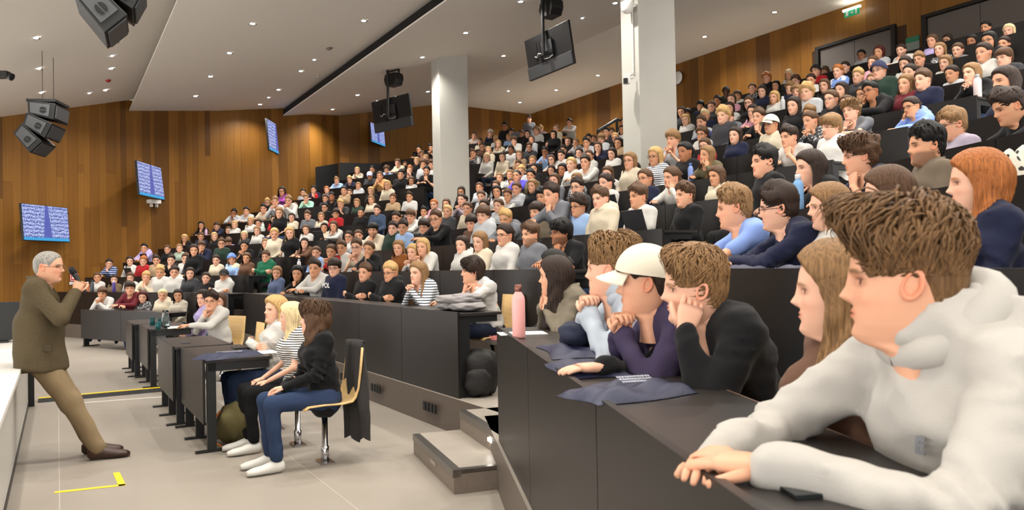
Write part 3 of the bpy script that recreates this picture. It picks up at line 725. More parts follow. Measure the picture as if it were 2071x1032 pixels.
    if style in 'pb':
        m = MB(); n_ = 7 if lod == 0 else 12
        if style == 'p':
            zz = rnd.uniform(.02, .06); path = [(0, .085, zz), (0, .118, zz + .012), (0, .135, zz - .02), (0, .132, zz - .08), (.01, .118, zz - .15), (.014, .105, zz - rnd.uniform(.19, .26))]
            m.tube(path, [.014, .022, .029, .031, .024, .007], n_)
        else:
            c = (0, .05, .135) if rnd.rand() < .6 else (0, .115, .05); M_ = Matrix.Translation(c); r = .034
            m.lathe([(r * math.sin(t), -r * math.cos(t) * .85) for t in np.linspace(.1, math.pi - .1, 7)], n_, M_)
        b = sum(len(v) for v in V); V.append(np.array(m.v)); F_ += [tuple(i + b for i in f) for f in m.f]
    if style in 'smc' and lod > 0:
        LV_, LF = locks({1: 240, 2: 900}[lod], style, seed + 11, fem, {'s': .026, 'm': .030, 'c': .044}[style], {'s': .055, 'm': .085, 'c': .05}[style], {1: .0062, 2: .0040}[lod], .006 if style == 'c' else .0015, sweep=(.3 * rnd.choice([-1, 1]), -.25, .1), qlo=.04)
        b = sum(len(v) for v in V); V.append(LV_); F_ += [tuple(i + b for i in f) for f in LF]
    return np.concatenate(V), F_
def locks(n, style, seed, fem, thick, ln, wid=.006, curl=0.0, flow=1.0, qlo=.05, sweep=(0, 0, 0), qmax=9., lift=1.0):
    """single locks of hair lying over the scalp, each a thin tapered strip"""
    rnd = np.random.RandomState(seed); V = []; F_ = []; ns = 6
    for i in range(n):
        al = rnd.uniform(-math.pi, math.pi); qm = float(hairline(np.array([al]), style)[0]); qm = min(qm, qmax); q0 = qlo + (qm - qlo) * math.sqrt(rnd.rand()); da = rnd.normal(0, .25); L_ = ln * rnd.uniform(.6, 1.2); ph = rnd.uniform(0, 6.28)
        path = []
        for s in range(ns):
            t = s / (ns - 1); q = min(q0 + t * L_ / .14 * flow, qm + .01); p = headpt(al + da * t, q, fem); nn = unit(p - np.array([0, .005, .02])); tk = thick * (1.0 if q < .6 else max(1 - (q - .6) / .55, .20)) * min(1.0, max(.18, (qm + .04 - q) / .30))
            hgt = tk * (.45 + .75 * math.sin(math.pi * min(t * .8 + .12, 1))) * lift
            o = p + nn * hgt + np.array(sweep) * t * tk * 3
            if curl: o = o + curl * np.array([math.sin(ph + t * 7), math.cos(ph + t * 6), math.sin(ph * 2 + t * 8)])
            path.append(o)
        m = MB(); m.tube(path, [wid * x for x in (.6, 1, 1, .9, .6, .12)], 4, cap=False, sq=.45, upv=tuple(unit(path[2])))
        b = len(V); V += m.v; F_ += [tuple(j + b for j in f) for f in m.f]
    return np.array(V), F_
def capmesh(lod, brim=True):
    na = {0: 20, 1: 28, 2: 48}[lod]; nq = {0: 6, 1: 9, 2: 14}[lod]; al = np.linspace(-math.pi, math.pi, na + 1)[:-1]; u = np.linspace(.03, 1, nq)[:, None]
    q = u * np.interp(np.abs(al), [0, math.pi / 2, math.pi], [.80, 1.0, 1.18])[None, :]; P = headpt(np.broadcast_to(al, q.shape), q); N = P - np.array([0, .005, .02]); N /= np.linalg.norm(N, axis=-1, keepdims=True)
    th_ = .020 + .012 * np.clip(1 - q, 0, 1) - .0015 * (np.abs(np.sin(al * 3)) < .12)[None, :]; G = P + N * th_[..., None]; V = [G.reshape(-1, 3)]; F_ = [(i * na + j, i * na + (j + 1) % na, (i + 1) * na + (j + 1) % na, (i + 1) * na + j) for i in range(nq - 1) for j in range(na)]
    b = len(V[0]); V.append(np.array([[0, .003, .15]])); F_ += [(b, (j + 1) % na, j) for j in range(na)]
    if brim:
        nb = {0: 9, 1: 13, 2: 25}[lod]; s = np.linspace(-1, 1, nb); G = []
        for r in np.linspace(0, 1, 5):
            a = s * 1.15; e = headpt(a, np.interp(np.abs(a), [0, 1.15], [.80, .94])); e = e + np.array([0, -.012, .0]); out = np.stack([s * .012, -np.ones(nb) * .075 * np.sqrt(np.clip(1 - (s * .96) ** 2, 0, 1)), -.022 * np.ones(nb) - .004 * 0], -1) * r; G.append(e * [1.06, 1.06, 1] + out + np.stack([0 * s, 0 * s, -.014 * s ** 2 * r], -1))
        G = np.array(G)
        for dz in (0, -.004):
            b = sum(len(v) for v in V); V.append((G + [0, 0, dz]).reshape(-1, 3)); F_ += [(b + i * nb + j, b + i * nb + j + 1, b + (i + 1) * nb + j + 1, b + (i + 1) * nb + j) for i in range(4) for j in range(nb - 1)]
    return np.concatenate(V), F_
def beaniemesh(lod):
    na = {0: 20, 1: 28, 2: 40}[lod]; nq = 10; al = np.linspace(-math.pi, math.pi, na + 1)[:-1]; u = np.linspace(.03, 1, nq)[:, None]; q = u * np.interp(np.abs(al), [0, math.pi / 2, math.pi], [.80, 1.10, 1.35])[None, :]
    P = headpt(np.broadcast_to(al, q.shape), q); N = P - np.array([0, .005, .02]); N /= np.linalg.norm(N, axis=-1, keepdims=True); th_ = .018 + .018 * np.clip(.8 - q, 0, 1) + .007 * (u > .72) + .0015 * np.sin(al * 40)[None, :]
    G = P + N * th_[..., None]; V = G.reshape(-1, 3); F_ = [(i * na + j, i * na + (j + 1) % na, (i + 1) * na + (j + 1) % na, (i + 1) * na + j) for i in range(nq - 1) for j in range(na)]
    return np.concatenate([V, [[0, .005, .155]]]), F_ + [(len(V), (j + 1) % na, j) for j in range(na)]
def hijabmesh(lod):
    zs = np.linspace(-.26, .11, 16); na = 26; al = np.linspace(-math.pi, math.pi, na + 1)[:-1]; V = []
    for z in zs:
        w_, f, b = ringdim(max(z, -.03)); sc = math.sqrt(max(1 - (max(z - .03, 0) / .09) ** 2, .02)); e = .018 + max(-z - .08, 0) * .5
        for a in al:
            op = max(0, math.cos(a)) ** 2 * (1 if -.10 < z < .055 else 0); r = 1 - .22 * op
            V.append(((w_ * sc + e) * math.sin(a), (-(f * sc * .9 + e * .7) * math.cos(a) * r if math.cos(a) > 0 else -(b * sc + e) * math.cos(a)), z * 1.08))
    F_ = []
    for i in range(15):
        for j in range(na):
            if abs(al[j] + .12) < .62 and -.10 < zs[i] < .05: continue
            F_.append((i * na + j, i * na + (j + 1) % na, (i + 1) * na + (j + 1) % na, (i + 1) * na + j))
    return np.array(V), F_
def glassesmesh(lod, r=.022):
    m = MB(); n = {0: 10, 1: 16, 2: 24}[lod]; t = {0: .0022, 1: .0018, 2: .0015}[lod]
    for s in (1, -1):
        ring = [(s * .033 + r * 1.15 * math.cos(a), -.1005 + .006 * abs(math.cos(a)) * 0, .002 + r * .85 * math.sin(a)) for a in np.linspace(0, 2 * math.pi, n + 1)]
        m.tube(ring, t, 4, cap=False, upv=(0, 1, 0)); m.tube([(s * .059, -.099, .006), (s * .074, -.05, .006), (s * .078, .012, .004)], t, 4)
    m.tube([(-.009, -.1015, .004), (0, -.104, .006), (.009, -.1015, .004)], t, 4); return m
# ================================================================ the audience
SPK = np.array([-3.45, 6.1])
def skin_mat(name, c):
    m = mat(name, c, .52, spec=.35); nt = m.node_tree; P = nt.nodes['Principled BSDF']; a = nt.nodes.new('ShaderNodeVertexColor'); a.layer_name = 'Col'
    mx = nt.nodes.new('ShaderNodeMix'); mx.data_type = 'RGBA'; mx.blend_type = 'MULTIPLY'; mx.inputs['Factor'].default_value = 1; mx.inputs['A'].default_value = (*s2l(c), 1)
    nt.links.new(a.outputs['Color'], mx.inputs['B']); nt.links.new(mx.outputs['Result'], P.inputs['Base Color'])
    P.inputs['Subsurface Weight'].default_value = .06; P.inputs['Subsurface Radius'].default_value = (.012, .004, .002); return m
SKIN = [skin_mat('skin fair', (222, 172, 146)), skin_mat('skin light', (214, 160, 130)), skin_mat('skin warm', (204, 150, 116)), skin_mat('skin tan', (168, 114, 82)), skin_mat('skin deep', (98, 64, 46))]
HAIRC = {'k': (20, 17, 16), 'd': (46, 33, 26), 'n': (82, 58, 40), 'h': (132, 100, 66), 'y': (186, 150, 98), 'P': (216, 192, 148), 'v': (104, 76, 48), 'r': (158, 94, 46), 'm': (74, 28, 26), 'g': (140, 136, 130)}
def hair_mat(c):
    m = mat('hair ' + c, HAIRC[c], .55, var=.42, vs_=(150, 150, 9), bump=.5, bs=(260, 260, 14), spec=.28); return m
HM = {c: hair_mat(c) for c in HAIRC}
TOPC = dict(wht=((192, 189, 184), 'white'), crm=((198, 186, 164), 'cream'), blk=((20, 20, 22), 'black'), nvy=((27, 31, 54), 'navy'), gry=((104, 106, 112), 'grey'), lgy=((176, 178, 182), 'light grey'),
    blu=((140, 166, 204), 'pale blue'), blh=((126, 152, 212), 'light blue'), grn=((26, 92, 66), 'green'), dgn=((38, 56, 47), 'dark green'), red=((160, 32, 36), 'red'), mar=((92, 28, 36), 'maroon'),
    brn=((98, 70, 54), 'brown'), tan=((168, 142, 112), 'tan'), pnk=((208, 152, 168), 'pink'), lav=((172, 158, 204), 'lavender'), lvd=((160, 150, 166), 'mauve'), pur=((150, 72, 150), 'purple'),
    ora=((192, 146, 96), 'amber'), olv=((92, 84, 62), 'olive'), chr=((56, 56, 60), 'charcoal'), mnt=((158, 204, 184), 'mint green'), sge=((150, 166, 150), 'sage'), sky=((150, 180, 226), 'blue and cream'),
    dnm=((58, 72, 96), 'denim blue'), slt=((84, 96, 124), 'slate blue'), rst=((122, 72, 32), 'rust brown'), tau=((104, 92, 78), 'taupe'), vio=((84, 76, 190), 'violet'), wjk=((212, 210, 206), 'white denim'),
    bpt=((110, 138, 196), 'blue patterned'), vst=((26, 26, 28), 'black and white'), pla=((120, 70, 80), 'checked'), pat=((70, 70, 72), 'black patterned'), leo=((110, 92, 70), 'leopard print'),
    cst=((216, 206, 188), 'cream striped'), nst=((40, 46, 76), 'navy striped'), wst=((214, 216, 220), 'black and white striped'))
def band(m, col2, scale, width, vec=(0, 0, 1)):
    nt = m.node_tree; N = nt.nodes; P = N['Principled BSDF']; tc = N.new('ShaderNodeTexCoord'); wv = N.new('ShaderNodeTexWave'); wv.wave_type = 'BANDS'; wv.bands_direction = 'Z'
    wv.inputs['Scale'].default_value = scale; wv.inputs['Distortion'].default_value = .6; wv.inputs['Detail'].default_value = 0; nt.links.new(tc.outputs['Object'], wv.inputs['Vector'])
    st = N.new('ShaderNodeMath'); st.operation = 'LESS_THAN'; st.inputs[1].default_value = width; nt.links.new(wv.outputs['Fac'], st.inputs[0])
    mx = N.new('ShaderNodeMix'); mx.data_type = 'RGBA'; mx.inputs['A'].default_value = P.inputs['Base Color'].default_value; mx.inputs['B'].default_value = (*s2l(col2), 1)
    nt.links.new(st.outputs[0], mx.inputs['Factor']); nt.links.new(mx.outputs['Result'], P.inputs['Base Color']); return m
def blotch(m, col2, scale, thr):
    nt = m.node_tree; N = nt.nodes; P = N['Principled BSDF']; tc = N.new('ShaderNodeTexCoord'); nz = N.new('ShaderNodeTexVoronoi'); nz.inputs['Scale'].default_value = scale; nt.links.new(tc.outputs['Object'], nz.inputs['Vector'])
    st = N.new('ShaderNodeMath'); st.operation = 'LESS_THAN'; st.inputs[1].default_value = thr; nt.links.new(nz.outputs['Distance'], st.inputs[0]); mx = N.new('ShaderNodeMix'); mx.data_type = 'RGBA'
    mx.inputs['A'].default_value = P.inputs['Base Color'].default_value; mx.inputs['B'].default_value = (*s2l(col2), 1); nt.links.new(st.outputs[0], mx.inputs['Factor']); nt.links.new(mx.outputs['Result'], P.inputs['Base Color']); return m
TM = {}
for c_, (rgb, nm) in TOPC.items(): TM[c_] = mat('cloth ' + nm, rgb, .88, bump=.12, bs=(420, 420, 420), spec=.2, sheen=.06)
band(TM['cst'], (30, 28, 28), 12, .22); band(TM['nst'], (150, 166, 206), 6, .42); band(TM['wst'], (26, 28, 40), 11, .30); blotch(TM['pat'], (205, 205, 205), 38, .35); blotch(TM['leo'], (40, 32, 26), 60, .30)
blotch(TM['sky'], (214, 206, 180), 6, .45); blotch(TM['bpt'], (226, 226, 226), 10, .45); band(TM['pla'], (186, 190, 200), 9, .45)
M_trou = [mat('trousers ' + n, c, .85, bump=.3, bs=(120, 120, 120), spec=.2) for n, c in (('black', (20, 20, 22)), ('jeans', (44, 58, 86)), ('dark jeans', (28, 34, 52)), ('khaki', (112, 98, 76)))]
M_glass = mat('glasses frame', (24, 22, 22), .3); M_glassl = mat('glasses frame light', (120, 96, 70), .3, metal=.6)
M_shoe = mat('white sneaker', (214, 212, 206), .6); M_shoed = mat('dark shoe', (34, 28, 26), .5)
CAPM = {'bk': mat('cap black', (22, 22, 24), .8), 'cw': mat('cap pale blue', (176, 186, 216), .8), 'cc': mat('cap cream', (212, 204, 186), .85, bump=.2, bs=(200, 200, 200)), 'bl': mat('knit blue', (96, 128, 196), .9, bump=.5, bs=(150, 150, 20)),
        'bw': mat('knit white', (206, 204, 198), .9, bump=.5, bs=(150, 150, 20)), 'bn': mat('knit navy', (38, 42, 72), .9, bump=.5, bs=(150, 150, 20))}
_gc, _hc, _oc, _sc = {}, {}, {}, {}
SKS = []
def garment_mesh(key, k, kind, lod):
    if key not in _gc:
        P, Q = garment(k, kind, lod); _gc[key] = mkmesh('top', P, [tuple(q) for q in Q.tolist()], [TM['wht']])
    return _gc[key]
def hair_proto(style, lod, seed, fem):
    key = (style, lod, seed, fem)
    if key not in _hc: V, F_ = hairmesh(style, lod, seed, fem); _hc[key] = mkmesh('hair', V, F_, [HM['d']])
    return _hc[key]
def legs_mesh(lod=0):
    if ('legs', lod) not in _oc:
        def fn(p):
            d = d_cone(p, (-.06, 0, .50), (.06, 0, .50), .115, .115)
            for s in (1, -1):
                d = smin(d, d_cone(p, (s * .085, -.02, .505), (s * .105, -.43, .515), .082, .062), .03); d = smin(d, d_cone(p, (s * .105, -.43, .51), (s * .11, -.40, .12), .060, .048), .02)
            return d + .004 * pnoise(p, 40)
        P, Q = field(fn, (-.25, -.56, .04), (.25, .18, .68), {0: .045, 1: .028, 2: .016}[lod]); _oc['legs', lod] = mkmesh('trousers', P, [tuple(q) for q in Q.tolist()], [M_trou[0]])
        m = MB(); n = 10 if lod == 0 else 16
        for s in (1, -1):
            V = []
            for i, (y, w_, h_, zc) in enumerate(((.055, .028, .03, .05), (.03, .036, .045, .05), (-.03, .040, .048, .05), (-.10, .046, .034, .038), (-.17, .046, .028, .032), (-.215, .030, .02, .026))):
                for j in range(n):
                    a = 2 * math.pi * j / n; V.append((s * .11 + w_ * math.cos(a), -.40 + y, max(zc + h_ * math.sin(a), .004)))
            m.add(V, [(i * n + j, (i + 1) * n + j, (i + 1) * n + (j + 1) % n, i * n + (j + 1) % n) for i in range(5) for j in range(n)] + [tuple(range(n)), tuple(5 * n + j for j in range(n))[::-1]])
        nv = len(m.v) // 2; nf = len(m.f) // 2; pair = []
        for h_ in (0, 1):
            q_ = MB(); q_.v = m.v[h_ * nv:(h_ + 1) * nv]; q_.f = [tuple(i - h_ * nv for i in f) for f in m.f[h_ * nf:(h_ + 1) * nf]]; q_.m = [0] * nf; pair.append(q_.mesh('shoe', [M_shoe], True))
        _oc['shoes', lod] = pair
    return _oc['legs', lod], _oc['shoes', lod]
def person(xy, fz, yaw, hyaw=0., hpitch=0., hroll=0., pose=0, side=1, fem=False, top='s', tcol='wht', hair='s', hcol='d', tone=0, lod=0, scale=1.0, dz=0.0, beard=0., glasses=None, cap=None, seed=0, lean=None, hunch=0, sk=None, legs=True, trou=0, hairmesh_=None, shoe=None, topmesh=None, name='person', headscale=1.05):
    if sk is None:
        key = (pose, side if pose in (1, 5) else 0, fem, lod, lean, hunch); k = _sc.setdefault(key, seated(pose, side, fem, lean, hunch))
    else:
        if sk not in SKS: SKS.append(sk)
        key = ('sk', SKS.index(sk), lod); k = sk
    V, F_ = skin_base(key, k, lod); n = len(V); hr = np.array(s2l(HAIRC[hcol])); hr = np.clip(hr / np.array(s2l((214, 160, 130))), 0, .9)
    hk = ('head', lod, fem, hcol, beard)
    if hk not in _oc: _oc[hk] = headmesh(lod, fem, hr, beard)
    HV, HF, HC = _oc[hk]; Rm = rotm(hyaw, hpitch, hroll); HVs = HV * headscale
    # the neck follows the head's turn less and less downwards
    wgt = np.clip((HV[:, 2] + .215) / .11, 0, 1)[:, None]; piv = np.array([0, .02, -.10]); turned = (HVs - piv) @ Rm.T + piv; nb = HVs.copy(); nb[:, 1] += .004
    HW = k.head + nb * (1 - wgt) + turned * wgt
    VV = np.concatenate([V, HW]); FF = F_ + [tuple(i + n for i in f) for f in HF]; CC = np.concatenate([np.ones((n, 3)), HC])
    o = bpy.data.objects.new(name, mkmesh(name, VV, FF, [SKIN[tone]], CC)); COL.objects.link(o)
    o.location = (xy[0], xy[1], fz + dz); o.rotation_euler = (0, 0, yaw); o.scale = (scale,) * 3
    g = inst('top', topmesh if topmesh else garment_mesh((key, top), k, top, lod), o, None, [TM[tcol] if isinstance(tcol, str) else tcol])
    if top == 'h' and lod >= 1 and topmesh is None:   # the hood lies as a thick roll round the neck
        ax_ = unit(k.head - k.neck); c_ = k.neck + (k.head - k.neck) * .29 + np.array([0, .0, -.002]); e1 = np.array([1.0, 0, 0]); e2 = np.cross(ax_, e1); nr = 28; m_ = MB(); path = []; rad = []
        for j in range(nr + 1):
            a = -math.pi / 2 + 2 * math.pi * j / nr; bk = .5 + .5 * math.sin(a); path.append(c_ + e1 * .080 * math.cos(a) + e2 * (.076 + .034 * bk) * math.sin(a) + ax_ * (-.012 * bk + .004 * math.sin(a * 5)) - np.array([0, 0, .016]) * (1 - bk)); rad.append(.030 + .022 * bk)
        m_.tube(path, rad, 12, cap=False, upv=tuple(ax_)); inst('hood', m_.mesh('hood', [TM['wht']], True), o, None, [TM[tcol] if isinstance(tcol, str) else tcol])
    HMx = Matrix.Translation(Vector(k.head)) @ Matrix.Translation((0, .02, -.10)) @ Matrix(Rm.tolist()).to_4x4() @ Matrix.Translation((0, -.02, .10)) @ Matrix.Scale(headscale, 4)
    hs = hair
    if hair == 'C': hs = 'u' if not fem else 'l'
    if hair == 'B': hs = 'l' if fem else 'u'
    if hair == 'H':
        if 'hij' not in _oc: V2, F2 = hijabmesh(0); _oc['hij'] = mkmesh('headscarf', V2, F2, [TM['blk']])
        inst('headscarf', _oc['hij'], o, HMx)
    else: inst('hair', hairmesh_ if hairmesh_ else hair_proto(hs, lod, seed % 4, fem), o, HMx, [HM[hcol]])
    if cap:
        kd = 'cap' if hair == 'C' else 'beanie'
        if (kd, lod) not in _oc: V2, F2 = capmesh(lod) if kd == 'cap' else beaniemesh(lod); _oc[kd, lod] = mkmesh(kd, V2, F2, [CAPM['bk']])
        inst(kd, _oc[kd, lod], o, HMx, [CAPM[cap]])
    if glasses is not None:
        if ('gl', lod) not in _oc: _oc['gl', lod] = glassesmesh(lod).mesh('glasses', [M_glass], True)
        inst('glasses', _oc['gl', lod], o, HMx, [glasses])
    if legs:
        lm, sm = legs_mesh(min(lod, 1) if not legs == 2 else 2); inst('trousers', lm, o, None, [M_trou[trou]])
        if shoe:
            for me_ in sm: inst('shoe', me_, o, None, [shoe])
    o['_head'] = [float(x) for x in k.head]
    return o
